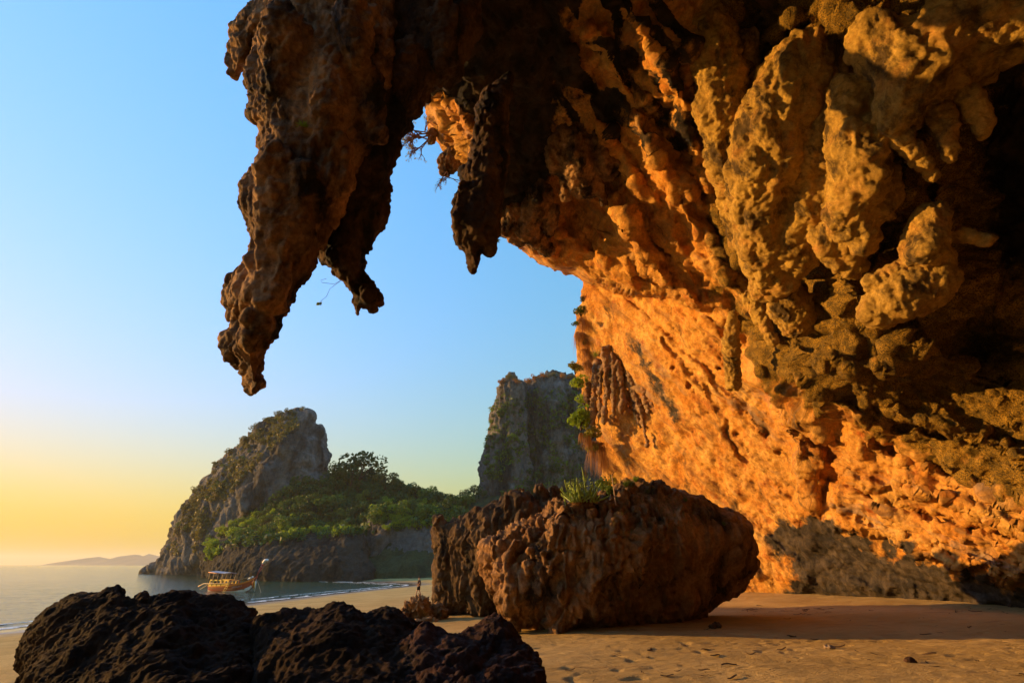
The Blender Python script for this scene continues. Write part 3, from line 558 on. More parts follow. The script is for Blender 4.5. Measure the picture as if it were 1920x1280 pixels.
# ------------------------------------------------------------------ boulders
def boulder(name, poly, tc, front, back, edge, base, label, cat='rock', vox=.06, amp=.2, seed=0, material=M_BOULD, zs=.45, lobes=(), step=4., freq=.8, small=.09, group=None, zone=None, flutes=0, matte=False):
    lobes = list(lobes); rg = random.Random(seed); flutes_n = flutes
    while flutes > 0:
        x, y = rg.uniform(925, 1275), rg.uniform(945, 1110); r = rg.choice((7, 9, 11, 14, 18)); L = rg.uniform(40, 130)
        if x > 1180 and y > 1010: continue
        s_, _ = sdist(np.array([x, x]), np.array([y, y + L]), poly)
        if s_.min() < 4: continue
        f_ = lambda q, s: float(tc(np.array([x]), np.array([q]))[0]) - front * math.sqrt(max(0, 1 - (1 - min(s / edge, 1)) ** 2))
        ta, tb = f_(y, s_[0]), f_(y + L, s_[1]); o = rg.uniform(.0, .28)
        lobes.append([(x, y, ta - o, r * .6), (x + rg.uniform(-3, 3), y + L * .35, ta + (tb - ta) * .35 - o, r), (x + rg.uniform(-5, 5), y + L, tb + .1, r * .8)]); flutes -= 1
    me = remesh(mesh('tmp', *join([inflate(poly, tc, front, back, edge, step)] + [chain(l) for l in lobes])), vox, 3)
    v = co(me); n = nrm(me); base = np.array(base)
    qv = v + .35 * np.stack([pn(v * .9, seed + 1), pn(v * .9, seed + 2), pn(v * .9, seed + 3)], -1)
    k = np.ones(len(v)) if zone is None else zone(v)
    if matte:
        d = amp * 2.1 * fbm(qv * freq, 6, seed + 4, .62); d = d + .025 * (np.abs(pn(v * 3.1, seed + 21)) * 2 - .4) + .016 * billow(v * 7, 2, seed + 23) + .016 * fbm(v * 14, 2, seed + 8, .7) - .04 * np.maximum(pn(v * 8, seed + 25) - .35, 0)
        setco(me, v + n * d[:, None] - base); me.polygons.foreach_set('use_smooth', np.full(len(me.polygons), True)); return setp(obj(name, me, material, None, base), label, cat, group)
    d = amp * (billow(qv * np.array([1, 1, zs]) * freq, 2, seed + 4) * (.35 + .65 * k))
    if flutes_n: d += .30 * fbm(v * .42, 3, seed + 31) - .16 * np.maximum(1 - np.abs(pn(v @ np.array([[.8, .2, .1], [.1, .5, .5], [-.3, .4, .9]]) * .9, seed + 33)) * 9, 0)
    d += k * small * (1.5 * billow(qv * np.array([1, 1, zs]) * freq * 3.2, 3, seed + 7, .6)) + .03 * fbm(v * 5, 3, seed + 9, .6)
    setco(me, v + n * d[:, None] - base); me.polygons.foreach_set('use_smooth', np.full(len(me.polygons), True))
    o = obj(name, me, material, None, base); return setp(o, label, cat, group)
BIG = [(905, 1050), (912, 1020), (930, 1010), (960, 990), (1000, 965), (1040, 945), (1090, 935), (1130, 925), (1170, 905), (1200, 900), (1240, 910), (1290, 928), (1340, 945), (1380, 960), (1405, 985), (1418, 1020), (1415, 1060), (1404, 1085), (1388, 1108), (1368, 1126), (1340, 1140), (1300, 1160), (1180, 1188), (1040, 1208), (1010, 1208), (960, 1200), (950, 1160), (935, 1110)]
def smooth_right(v):
    px = 960 + v[:, 0] / (v[:, 1] * CP + (v[:, 2] - 4) * SP) * FPX
    return .28 + .72 * sm(1310, 1170, px + 60 * pn(v * .6, 8))
boulder('boulder', BIG, tps([(920, 1050, 18), (1040, 1200, 17.2), (1040, 950, 18), (1200, 900, 18.6), (1200, 1190, 17.4), (1410, 1020, 19.4), (1360, 1130, 19.2)]), 2.2, 1.5, 150, (3.2, 20, 2.2), 'huge fluted brown boulder with a grassy top standing on the sand', 'boulder', .05, .22, 800, zs=.4, freq=1.1, small=.10, flutes=95, zone=smooth_right,
        lobes=[[(1210, 1000, 16.9, 40), (1150, 1040, 16.1, 50), (1070, 1100, 15.6, 40), (1045, 1180, 15.2, 20)], [(960, 1080, 16.2, 30), (965, 1160, 15.8, 22)]])
LEFTR = [(812, 975), (822, 968), (835, 985), (850, 975), (880, 962), (915, 950), (940, 935), (960, 925), (1000, 930), (1060, 930), (1080, 960), (1060, 1060), (980, 1130), (950, 1150), (900, 1162), (880, 1158), (860, 1150), (830, 1158), (812, 1150), (820, 1110), (818, 1050), (816, 1005)]
boulder('boulder', LEFTR, tps([(820, 980, 25), (830, 1150, 24.6), (950, 930, 24), (950, 1150, 22.9), (1060, 940, 24)]), 1.6, 1.6, 60, (-1.5, 27.5, 1.7), 'dark jagged rock stack pressed against the back of the huge fluted boulder', 'boulder', .06, .28, 840, rock_mat('jagged_stack_rock', (.15, .09, .042), (.09, .052, .024), (.055, .03, .014), (.02, .014, .009), 1.2, (.48, .62), .03), zs=.35, freq=.8,
        lobes=[[(955, 935, 23.2, 16), (965, 960, 23, 24)], [(1010, 918, 23.5, 9), (1020, 935, 23.5, 14)], [(1040, 915, 23.5, 7), (1045, 935, 23.5, 14)], [(822, 975, 24.6, 10), (835, 1010, 24.6, 20)], [(905, 1010, 22.8, 26), (900, 1080, 22.6, 24), (905, 1140, 22.6, 24)], [(845, 1040, 24, 26), (840, 1130, 24, 26)]])
SMALL = [(756, 1142), (766, 1128), (778, 1119), (790, 1118), (797, 1121), (803, 1128), (808, 1142), (812, 1158), (790, 1164), (760, 1158)]
boulder('shore_rock', SMALL, 21.9, .5, .5, 14, (-4.2, 25.4, 1.6), 'small lumpy brown rock on the sand in front of the walking person', 'rock', .045, .12, 880, freq=2.2, step=2., zs=1)
boulder('shore_rock', [(800, 1150), (808, 1138), (818, 1130), (830, 1134), (838, 1150), (832, 1162), (812, 1164)], 22.2, .4, .4, 12, (-3.5, 25.7, 1.6), 'low reddish rock wedged between the small lumpy rock and the jagged stack', 'rock', .045, .1, 884, freq=2.2, step=2., zs=1)
boulder('shore_rock', [(740, 1156), (752, 1146), (764, 1150), (768, 1164), (750, 1170)], 21.4, .3, .3, 8, (-5, 24.8, 1.6), 'little pale stone beside the small lumpy rock', 'rock', .04, .06, 886, freq=3, step=1.5, zs=1)
# dark rocks close to the camera
FL = [(28, 1450), (34, 1270), (44, 1225), (60, 1190), (90, 1150), (130, 1125), (170, 1114), (200, 1104), (226, 1103), (232, 1118), (246, 1122), (256, 1112), (276, 1110), (278, 1122), (290, 1118), (330, 1112), (380, 1116), (430, 1126), (452, 1138), (470, 1148), (484, 1165), (492, 1200), (490, 1450)]
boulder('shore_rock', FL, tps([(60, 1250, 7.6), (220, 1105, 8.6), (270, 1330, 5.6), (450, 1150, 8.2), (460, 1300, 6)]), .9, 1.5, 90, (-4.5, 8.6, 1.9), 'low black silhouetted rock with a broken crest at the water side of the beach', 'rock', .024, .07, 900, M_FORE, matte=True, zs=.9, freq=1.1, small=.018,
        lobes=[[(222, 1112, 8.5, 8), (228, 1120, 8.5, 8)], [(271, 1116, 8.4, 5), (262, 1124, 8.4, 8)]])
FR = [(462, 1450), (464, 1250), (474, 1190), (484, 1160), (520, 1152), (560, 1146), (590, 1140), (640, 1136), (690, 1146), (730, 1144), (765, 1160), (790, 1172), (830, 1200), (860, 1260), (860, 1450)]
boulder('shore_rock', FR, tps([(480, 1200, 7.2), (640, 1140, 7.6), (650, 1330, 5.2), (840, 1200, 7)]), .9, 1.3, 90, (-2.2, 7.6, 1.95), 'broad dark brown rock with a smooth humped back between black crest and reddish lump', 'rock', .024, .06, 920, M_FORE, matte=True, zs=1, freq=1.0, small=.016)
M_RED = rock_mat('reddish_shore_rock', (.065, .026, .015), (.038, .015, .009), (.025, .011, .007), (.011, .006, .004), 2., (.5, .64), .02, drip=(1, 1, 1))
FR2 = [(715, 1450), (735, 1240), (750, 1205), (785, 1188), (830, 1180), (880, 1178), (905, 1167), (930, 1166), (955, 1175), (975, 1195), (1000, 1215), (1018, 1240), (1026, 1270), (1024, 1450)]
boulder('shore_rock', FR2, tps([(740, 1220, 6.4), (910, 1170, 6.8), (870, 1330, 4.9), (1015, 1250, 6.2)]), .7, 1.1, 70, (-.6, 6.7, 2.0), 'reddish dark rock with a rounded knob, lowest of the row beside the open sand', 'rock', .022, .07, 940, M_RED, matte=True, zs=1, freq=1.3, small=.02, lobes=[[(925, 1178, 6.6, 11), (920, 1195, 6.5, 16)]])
# unseen rest of cave behind and above camera, added to block sky light
plan = np.array([(25, 20), (25, 12), (24, 3), (19, -6), (8, -12), (-2, -14), (-9, -12), (-13, -7)], float)
u = np.linspace(0, len(plan) - 1, 90); bx_, by_ = (np.interp(u, np.arange(len(plan)), plan[:, i]) for i in (0, 1))
V, n1, n2 = [], 90, 40
for j in range(n2):
    a = j / (n2 - 1) * math.pi / 2; kk = math.cos(a) ** .8
    tx, ty = 2.0 + .15 * bx_, 5.0 + .15 * by_
    V.append(np.c_[tx + (bx_ - tx) * kk, ty + (by_ - ty) * kk, 1.2 + 20.5 * math.sin(a) * np.ones(n1)])
V = np.concatenate(V); ctr = np.array([2, 4, 8]); out = V - ctr; out /= np.linalg.norm(out, axis=1)[:, None]
V1 = V + out * (.9 * billow(V * .25, 3, 950))[:, None]; V2 = V + out * 4
I = np.arange(n1 * n2).reshape(n2, n1); q = np.stack([I[:-1, :-1], I[:-1, 1:], I[1:, 1:], I[1:, :-1]], -1).reshape(-1, 4)
rim = [I[0], I[-1], I[:, 0], I[:, -1]]; sides = np.concatenate([np.stack([r[:-1], r[1:], r[1:] + n1 * n2, r[:-1] + n1 * n2], -1) for r in rim])
me = mesh('unseen_rock_roof', np.concatenate([V1, V2]) - CB, np.concatenate([q, q[:, ::-1] + n1 * n2, sides]))
obj('unseen_rock_roof', me, M_ROOF, cliff)
# ------------------------------------------------------------------ karst headland and towers
from mathutils.bvhtree import BVHTree
def isle(name, poly, tc, front, back, edge, vox, amp, freq, seed, material, parent, base, zs=.3, lobes=(), step=4., small=.3, tilt=None):
    me = remesh(mesh('tmp', *join([inflate(poly, tc, front, back, edge, step)] + [chain(l) for l in lobes])), vox, 2)
    v = co(me); n = nrm(me)
    w_ = v if tilt is None else v @ np.array(Matrix.Rotation(tilt, 3, 'Y')).T
    qv = w_ + 3 * np.stack([pn(w_ * .08, seed + 1), pn(w_ * .08, seed + 2), pn(w_ * .08, seed + 3)], -1)
    d = amp * billow(qv * np.array([1, 1, zs]) * freq, 3, seed + 4, .55) + amp * .35 * billow(qv * np.array([1, 1, zs]) * freq * 5, 2, seed + 8, .6) + small * fbm(v * .9, 3, seed + 11, .65)
    v = v + n * d[:, None]
    setco(me, v - np.array(base)); me.polygons.foreach_set('use_smooth', np.full(len(me.polygons), True))
    o = obj(name, me, material, parent); o['_tmp'] = 1
    tree = BVHTree.FromPolygons([tuple(a) for a in v.tolist()], [tuple(p.vertices) for p in me.polygons])
    del o['_tmp']; return o, tree
hb = (-80, 190, 0)
head = empty('karst_headland', hb, 'steep grey karst peak with a sheer overhanging side, standing in the sea beyond the boat', 'rocky headland')
PEAK = rough_line([(270, 1100), (272, 1078), (300, 1050), (312, 1020), (320, 1000), (333, 975), (345, 955), (360, 930), (380, 905), (405, 875), (430, 850), (455, 825), (480, 803), (505, 787), (530, 774), (560, 768), (582, 768), (592, 775), (590, 792), (594, 798), (603, 797), (606, 812), (608, 835), (617, 852), (617, 868), (610, 885), (640, 930), (680, 1000), (690, 1110)], 7, 3, 301)
_, T_peak = isle('peak', PEAK, tps([(270, 1075, 230), (400, 900, 222), (580, 770, 215), (610, 900, 200), (500, 1000, 200), (690, 1090, 175)]), 26, 40, 130, .8, 2.1, .085, 500, M_ISLE, head, hb, zs=.28, tilt=R(32),
    lobes=[[(300, 1060, 221, 14), (275, 1072, 225, 8), (340, 1068, 215, 16), (400, 1075, 195, 16)], [(540, 830, 196, 20), (520, 880, 190, 26), (480, 940, 186, 30)], [(590, 830, 196, 12), (600, 870, 194, 12)]])
PROM = rough_line([(385, 1115), (378, 1060), (384, 1035), (400, 1018), (425, 1010), (450, 1005), (480, 1002), (520, 998), (560, 1000), (600, 1004), (640, 996), (672, 992), (684, 1010), (690, 1040), (702, 1070), (704, 1090), (690, 1115)], 7, 4, 302)
_, T_prom = isle('promontory', PROM, tps([(385, 1080, 160), (450, 1010, 155), (450, 1090, 140), (600, 1090, 128), (680, 1090, 128), (600, 1000, 142), (700, 1050, 132)]), 9, 30, 70, .5, 1.0, .16, 520, M_SHOREROCK, head, hb, zs=.4)
ridge_o = empty('forested_ridge', (-20, 175, 0), 'low saddle ridge under dense green forest between the karst peak and the cliff tower', 'wooded ridge')
rb = np.array(ridge_o.location)
RIDGE = rough_line([(380, 1110), (390, 1040), (430, 990), (500, 940), (560, 900), (610, 890), (640, 885), (690, 892), (740, 912), (790, 926), (840, 938), (880, 934), (920, 920), (960, 925), (1100, 950), (1100, 1110)], 9, 3, 303)
M_EARTH = rock_mat('forest_floor', (.07, .075, .03), (.05, .055, .02), (.06, .045, .02), (.025, .03, .012), .3, (.5, .64), .05)
_, T_ridge = isle('ridge_slope', RIDGE, tps([(390, 1050, 176), (600, 890, 200), (600, 1010, 165), (750, 920, 190), (750, 1010, 155), (900, 930, 185), (900, 1030, 150), (500, 1000, 170)]), 10, 40, 90, 1.2, 1.2, .10, 540, M_EARTH, ridge_o, rb, zs=1)
LOW = rough_line([(668, 1110), (680, 1040), (684, 1000), (690, 975), (715, 962), (740, 960), (780, 964), (820, 955), (860, 958), (960, 965), (960, 1110)], 7, 3, 304)
lowb = (-18, 145, 0)
lowc = empty('sea_cliff', lowb, 'low dark vertical sea cliff at the far end of the sand below bright green trees', 'cliff')
_, T_low = isle('cliff_face', LOW, tps([(680, 1080, 142), (800, 1080, 138), (750, 965, 150), (950, 1080, 138), (950, 965, 150)]), 6, 20, 50, .45, .9, .2, 560, M_ISLE, lowc, lowb, zs=.35)
twb = (10, 205, 0)
tower = empty('karst_tower', twb, 'tall grey vertical karst tower with green ledges beside the orange cave wall', 'cliff')
TOW1 = rough_line([(880, 1100), (890, 1000), (896, 935), (902, 880), (914, 845), (920, 800), (923, 760), (931, 728), (944, 712), (957, 708), (970, 713), (980, 727), (984, 780), (990, 850), (1000, 1000), (1000, 1100)], 5, 3.5, 305)
TOW2 = rough_line([(950, 1100), (958, 900), (975, 780), (980, 730), (990, 719), (1005, 713), (1012, 706), (1030, 702), (1050, 700), (1064, 706), (1090, 716), (1120, 735), (1150, 780), (1160, 1100)], 5, 3.5, 306)
_, T_t1 = isle('rock_pillar', TOW1, tps([(900, 930, 190), (950, 715, 205), (990, 900, 190), (900, 1090, 185)]), 9, 20, 36, .7, 1.9, .13, 580, M_ISLE, tower, twb, zs=.16)
_, T_t2 = isle('rock_face', TOW2, tps([(970, 930, 205), (990, 720, 218), (1050, 702, 218), (1050, 950, 200), (1150, 800, 210)]), 12, 40, 55, .75, 1.9, .13, 590, M_ISLE, tower, twb, zs=.16, lobes=[[(1040, 760, 203, 22), (1050, 850, 194, 30), (1020, 930, 190, 34)]])

# ------------------------------------------------------------------ leaves and trees
def leaf_mat(name, a, b_, trans=.35):
    m, nt, b = mat(name, .6, .25)
    oi = N(nt, 'ShaderNodeObjectInfo'); v = coords(nt)
    f = math_(nt, 'ADD', math_(nt, 'MULTIPLY', oi.outputs['Random'], .5), math_(nt, 'MULTIPLY', noise(nt, v, 1.2, 3), .5))
    c = mix(nt, f, a, b_); nt.links.new(c, b.inputs['Base Color'])
    tr = N(nt, 'ShaderNodeBsdfTranslucent'); nt.links.new(c, tr.inputs[0]); mx = N(nt, 'ShaderNodeMixShader'); mx.inputs[0].default_value = trans
    nt.links.new(b.outputs[0], mx.inputs[1]); nt.links.new(tr.outputs[0], mx.inputs[2]); nt.links.new(mx.outputs[0], nt.nodes['Material Output'].inputs[0])
    return m
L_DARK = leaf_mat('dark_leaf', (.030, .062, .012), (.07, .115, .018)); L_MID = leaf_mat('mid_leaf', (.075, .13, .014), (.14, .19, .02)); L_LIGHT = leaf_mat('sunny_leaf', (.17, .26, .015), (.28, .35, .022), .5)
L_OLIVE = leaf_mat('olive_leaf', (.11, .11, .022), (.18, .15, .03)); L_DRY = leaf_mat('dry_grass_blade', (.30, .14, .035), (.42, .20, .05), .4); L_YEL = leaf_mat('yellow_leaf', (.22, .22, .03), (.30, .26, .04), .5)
L_CACT = leaf_mat('succulent_leaf', (.26, .36, .06), (.40, .46, .10), .3)
M_BARK, _nt, _b = mat('bark'); _c = mix(_nt, noise(_nt, coords(_nt), 6, 4), (.05, .035, .022), (.11, .08, .055)); _nt.links.new(_c, _b.inputs['Base Color'])
M_TWIG, _nt, _b = mat('dry_twig'); _b.inputs['Base Color'].default_value = (.16, .085, .045, 1)
def leaves(rg, n, shape, size, up=.3):
    """N leaf quads spread through a crown; SHAPE gives a spot and outward direction."""
    V, F = [], []
    for i in range(n):
        p, o = shape(rg); d = np.array([rg.gauss(0, 1), rg.gauss(0, 1), rg.gauss(0, 1)]) + o * .8 + np.array([0, 0, up]); d /= np.linalg.norm(d) + 1e-9
        a = np.cross(d, [rg.gauss(0, 1), rg.gauss(0, 1), rg.gauss(0, 1)]); a /= np.linalg.norm(a) + 1e-9; b = np.cross(d, a)
        s = size * rg.uniform(.6, 1.3); k = len(V)
        V += [p - a * s, p - b * s * .55, p + a * s, p + b * s * .55]; F.append((k, k + 1, k + 2, k + 3))
    return np.array(V), F
def crown_shape(lobes):
    def f(rg):
        c, r = rg.choice(lobes); d = np.array([rg.gauss(0, 1), rg.gauss(0, 1), rg.gauss(0, 1)]); d /= np.linalg.norm(d)
        return np.array(c) + d * np.array(r) * rg.uniform(.55, 1.) ** .5, d
    return f
def tube(path, rad, sides=6):
    V, F = [], []; path = [np.array(p, float) for p in path]
    for i, p in enumerate(path):
        d = path[min(i + 1, len(path) - 1)] - path[max(i - 1, 0)]; d /= np.linalg.norm(d) + 1e-9
        a = np.cross(d, [0, 0, 1] if abs(d[2]) < .9 else [1, 0, 0]); a /= np.linalg.norm(a); b = np.cross(d, a); r = rad[i] if hasattr(rad, '__len__') else rad
        for k in range(sides): t = 2 * math.pi * k / sides; V.append(p + (a * math.cos(t) + b * math.sin(t)) * r)
    for i in range(len(path) - 1):
        for k in range(sides): F.append((i * sides + k, i * sides + (k + 1) % sides, (i + 1) * sides + (k + 1) % sides, (i + 1) * sides + k))
    F.append(tuple(range(sides))[::-1]); F.append(tuple(range((len(path) - 1) * sides, len(path) * sides)))
    return np.array(V), F
def joinl(parts):
    V, F, n = [], [], 0
    for v, f in parts: V.append(np.asarray(v)); F += [tuple(i + n for i in p) for p in f]; n += len(v)
    return np.concatenate(V), F
TREES = []
for sd in range(7):
    rg = random.Random(900 + sd); lob = []
    for i in range(rg.randint(6, 9)):
        a = rg.uniform(0, 6.28); r = rg.uniform(.1, .62); lob.append(((math.cos(a) * r, math.sin(a) * r, rg.uniform(.55, 1.25)), (rg.uniform(.25, .42),) * 2 + (rg.uniform(.2, .34),)))
    v, f = leaves(rg, 620, crown_shape(lob), .075); cm = mesh('crown', v, f, False)
    parts = [tube([(0, 0, -.25), (.02, .01, .3), (-.02, .02, .75)], [.05, .04, .025])]
    for c, r in lob[:5]: parts.append(tube([(0, 0, .35), (c[0] * .5, c[1] * .5, c[2] * .75), c], [.025, .016, .008], 5))
    TREES.append((cm, mesh('trunk', *joinl(parts))))
CM = {}
def tree_at(p, h, kind, leaf, label, group, name='tree', rg=random):
    """A tree H metres tall whose foot is at P."""
    cm, tm = TREES[kind % len(TREES)]; key = (kind % len(TREES), leaf.name)
    if key not in CM: c2 = cm.copy(); c2.materials.clear(); c2.materials.append(leaf); CM[key] = c2
    r = empty(name, p, label, 'tree' if name == 'tree' else 'shrub', group, rg.uniform(0, 6.28)); r.scale = (h * rg.uniform(.6, .85), h * rg.uniform(.6, .85), h * .66)
    obj('crown', CM[key], leaf, r); obj('trunk', tm, M_BARK, r); return r
EYE = Vector((0, 0, CAM_Z))
def sight(px, py, *trees):
    """Where the sight line of a measured spot meets the terrain."""
    d = Vector(P(px, py, 1.)) - EYE; d.normalize(); best = None
    for t in trees:
        h = t.ray_cast(EYE, d)
        if h[0] and (best is None or h[3] < best[1]): best = (h[0], h[3], h[1])
    return best
def inside(px, py, poly): return sdist(np.array([[px]], float), np.array([[py]], float), poly)[0][0, 0] > 0
rg = random.Random(77)
ALLT = (T_peak, T_prom, T_ridge, T_low, T_t1, T_t2)
LEAFWORD = {'dark_leaf': 'dark green', 'mid_leaf': 'mid green', 'sunny_leaf': 'yellow green', 'olive_leaf': 'olive', 'dry_grass_blade': 'rusty', 'yellow_leaf': 'yellow'}
ORD = 'first second third fourth fifth sixth seventh eighth ninth tenth eleventh twelfth thirteenth fourteenth fifteenth sixteenth seventeenth eighteenth nineteenth twentieth'.split()
def ordinals(things, tail='counting from the sea'):
    """Tells look-alikes apart by their order from the seaward end of the row."""
    by = {}
    for x, o in things: by.setdefault(o['label'], []).append((x, o))
    for L in by.values():
        L.sort(key=lambda e: e[0])
        for k_, (x, o) in enumerate(L):
            if len(L) > 1 and k_ < 20: o['label'] = o['label'] + ', ' + ORD[k_] + ' ' + tail
def wood(poly, n, hpx, leafs, place, group, trees, mind=9, name='tree'):
    made = []
    A = np.array(poly, float); pts = []; k = 0
    while len(pts) < n and k < n * 40:
        k += 1; x = rg.uniform(A[:, 0].min(), A[:, 0].max()); y = rg.uniform(A[:, 1].min(), A[:, 1].max())
        if not inside(x, y, poly) or any((x - a) ** 2 + ((y - b) * 1.3) ** 2 < mind ** 2 for a, b in pts): continue
        h = sight(x, y, *ALLT)
        if not h: continue
        pts.append((x, y)); hh = rg.uniform(*hpx) / FPX * h[1] * .95
        lf = rg.choice(leafs); big = (hh / h[1] * FPX / .95 - hpx[0]) / (hpx[1] - hpx[0])
        lab = ('tall ' if big > .66 else 'small ' if big < .33 else 'middling ') + LEAFWORD[lf.name] + ' ' + name + ' ' + ('high' if y < A[:, 1].mean() else 'low') + ' ' + place
        made.append((x, tree_at(h[0] - Vector((0, 0, hh * .25)), hh, rg.randrange(7), lf, lab, group, name, rg)))
    ordinals(made)
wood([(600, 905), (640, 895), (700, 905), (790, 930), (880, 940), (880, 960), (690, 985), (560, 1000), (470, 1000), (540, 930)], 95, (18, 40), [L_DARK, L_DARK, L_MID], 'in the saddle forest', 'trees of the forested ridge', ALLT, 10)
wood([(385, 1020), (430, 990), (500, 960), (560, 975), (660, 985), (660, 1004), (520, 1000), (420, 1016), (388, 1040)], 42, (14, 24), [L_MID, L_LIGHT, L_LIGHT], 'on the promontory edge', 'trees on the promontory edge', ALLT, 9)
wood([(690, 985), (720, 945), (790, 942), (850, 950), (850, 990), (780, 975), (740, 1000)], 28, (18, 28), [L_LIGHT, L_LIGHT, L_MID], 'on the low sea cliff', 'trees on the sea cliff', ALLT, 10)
wood([(385, 1030), (400, 1025), (395, 1050), (388, 1052)], 4, (14, 20), [L_LIGHT], 'over the promontory end', 'trees hanging over the promontory end', ALLT, 6)
wood([(318, 1020), (345, 960), (400, 885), (460, 825), (520, 785), (560, 775), (520, 815), (450, 880), (390, 950), (345, 1010)], 60, (7, 13), [L_OLIVE, L_OLIVE, L_MID], 'on the karst peak', 'shrubs on the karst peak', ALLT, 8, 'shrub')
wood([(920, 770), (975, 745), (985, 830), (960, 880), (920, 900), (905, 900)], 44, (10, 18), [L_MID, L_LIGHT, L_DARK], 'on the tower ledges', 'shrubs on the karst tower', ALLT, 9, 'shrub')
wood([(960, 930), (985, 890), (1060, 870), (1095, 880), (1095, 930), (1000, 940)], 30, (12, 20), [L_DARK, L_DARK, L_MID], 'at the tower foot', 'trees at the tower foot', ALLT, 9)
wood([(1060, 720), (1090, 730), (1090, 870), (1075, 860), (1040, 790)], 26, (8, 16), [L_DARK, L_MID], 'on the shaded tower side', 'shrubs on the shaded tower side', ALLT, 9, 'shrub')
# trees that stand out against the sky
def skyline(px, base_y, top_y, body, leaf, label, kind, group=None, name='tree'):
    for dy in range(0, 40, 2):
        h = sight(px, base_y + dy, *ALLT)
        if h: break
    if not h: return
    hh = (base_y + dy - top_y) / FPX * h[1] * 1.12
    return tree_at(h[0], hh, kind, leaf, label, group, name, rg)
sk_ = []
for px, by, ty, l, k in [(625, 905, 872, L_DARK, 1), (636, 908, 885, L_DARK, 2), (697, 905, 884, L_DARK, 4), (712, 915, 893, L_DARK, 0), (745, 928, 904, L_DARK, 5), (762, 930, 908, L_DARK, 6), (778, 935, 910, L_DARK, 3), (800, 940, 924, L_MID, 1), (820, 945, 928, L_DARK, 2), (850, 948, 929, L_DARK, 3), (872, 945, 922, L_DARK, 4), (888, 940, 914, L_DARK, 5), (905, 935, 918, L_DARK, 6)]:
    sk_.append((px, skyline(px, by, ty, None, l, 'dark tree on the ridge line against the sky', k, 'trees on the ridge line')))
ordinals([e for e in sk_ if e[1]]); sk_ = []
skyline(657, 912, 868, None, L_DARK, 'rounded ivy covered tall tree, darkest on the ridge line', 2)
skyline(674, 915, 858, None, L_DARK, 'tallest open crowned tree on the ridge line beside the ivy covered one', 5)
skyline(722, 920, 882, None, L_OLIVE, 'thin nearly bare tree on the ridge line, alone against the sky', 6)
for px, by, ty in [(478, 812, 796), (500, 797, 783), (522, 785, 772), (540, 777, 766), (565, 772, 762), (430, 856, 842), (404, 880, 866), (372, 925, 912), (362, 932, 918), (456, 832, 818), (345, 962, 950)]:
    sk_.append((px, skyline(px, by, ty, None, L_OLIVE, 'little shrub on the skyline of the karst peak', rg.randrange(7), 'shrubs on the peak skyline', 'shrub')))
ordinals([e for e in sk_ if e[1]]); sk_ = []
for px, by, ty in [(940, 725, 710), (956, 716, 702), (970, 722, 708), (990, 722, 707), (1004, 718, 702), (1020, 714, 699), (1038, 712, 698), (1054, 714, 698), (1068, 716, 702), (1080, 722, 704)]:
    sk_.append((px, skyline(px, by, ty, None, rg.choice([L_OLIVE, L_MID, L_DRY]), 'little shrub on the summit of the karst tower', rg.randrange(7), 'shrubs on the tower summit', 'shrub')))
ordinals([e for e in sk_ if e[1]])
# low scrub that nobody could count
def scrub(name, poly, n, size, leaf, label, cl=14):
    V, F, k = [], [], 0; A = np.array(poly, float); made = 0; tries = 0
    while made < n and tries < n * 8:
        tries += 1; x = rg.uniform(A[:, 0].min(), A[:, 0].max()); y = rg.uniform(A[:, 1].min(), A[:, 1].max())
        if not inside(x, y, poly) or pn(np.array([[x * .03, y * .03, 3.]]), 5)[0] < -.18: continue
        h = sight(x, y, *ALLT)
        if not h: continue
        made += 1; s = size * rg.uniform(.6, 1.5)
        lob = [((0, 0, .3 * s), (s, s, s * .8))]; v, f = leaves(rg, cl, crown_shape(lob), s * .45)
        V.append(v + np.array(h[0])); F += [tuple(i + k for i in p) for p in f]; k += len(v)
    setp(obj(name, mesh(name, np.concatenate(V), F, False), leaf), label, None, None, 'stuff')
scrub('undergrowth', [(316, 1030), (345, 955), (430, 850), (520, 780), (580, 772), (560, 800), (500, 850), (430, 930), (390, 1000), (350, 1050)], 700, 1.1, L_OLIVE, 'olive scrub over the sloping back of the karst peak')
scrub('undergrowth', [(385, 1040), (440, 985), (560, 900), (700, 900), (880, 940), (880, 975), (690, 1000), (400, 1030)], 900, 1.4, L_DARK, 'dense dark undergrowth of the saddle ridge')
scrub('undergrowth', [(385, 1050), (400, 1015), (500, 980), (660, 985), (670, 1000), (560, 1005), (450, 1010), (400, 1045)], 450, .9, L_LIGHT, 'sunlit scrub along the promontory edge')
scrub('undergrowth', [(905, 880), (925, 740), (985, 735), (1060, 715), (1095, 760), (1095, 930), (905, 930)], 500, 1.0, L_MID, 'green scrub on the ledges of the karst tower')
scrub('undergrowth', [(690, 990), (715, 955), (860, 950), (860, 985), (760, 990)], 260, 1.0, L_LIGHT, 'bright scrub on top of the low sea cliff')
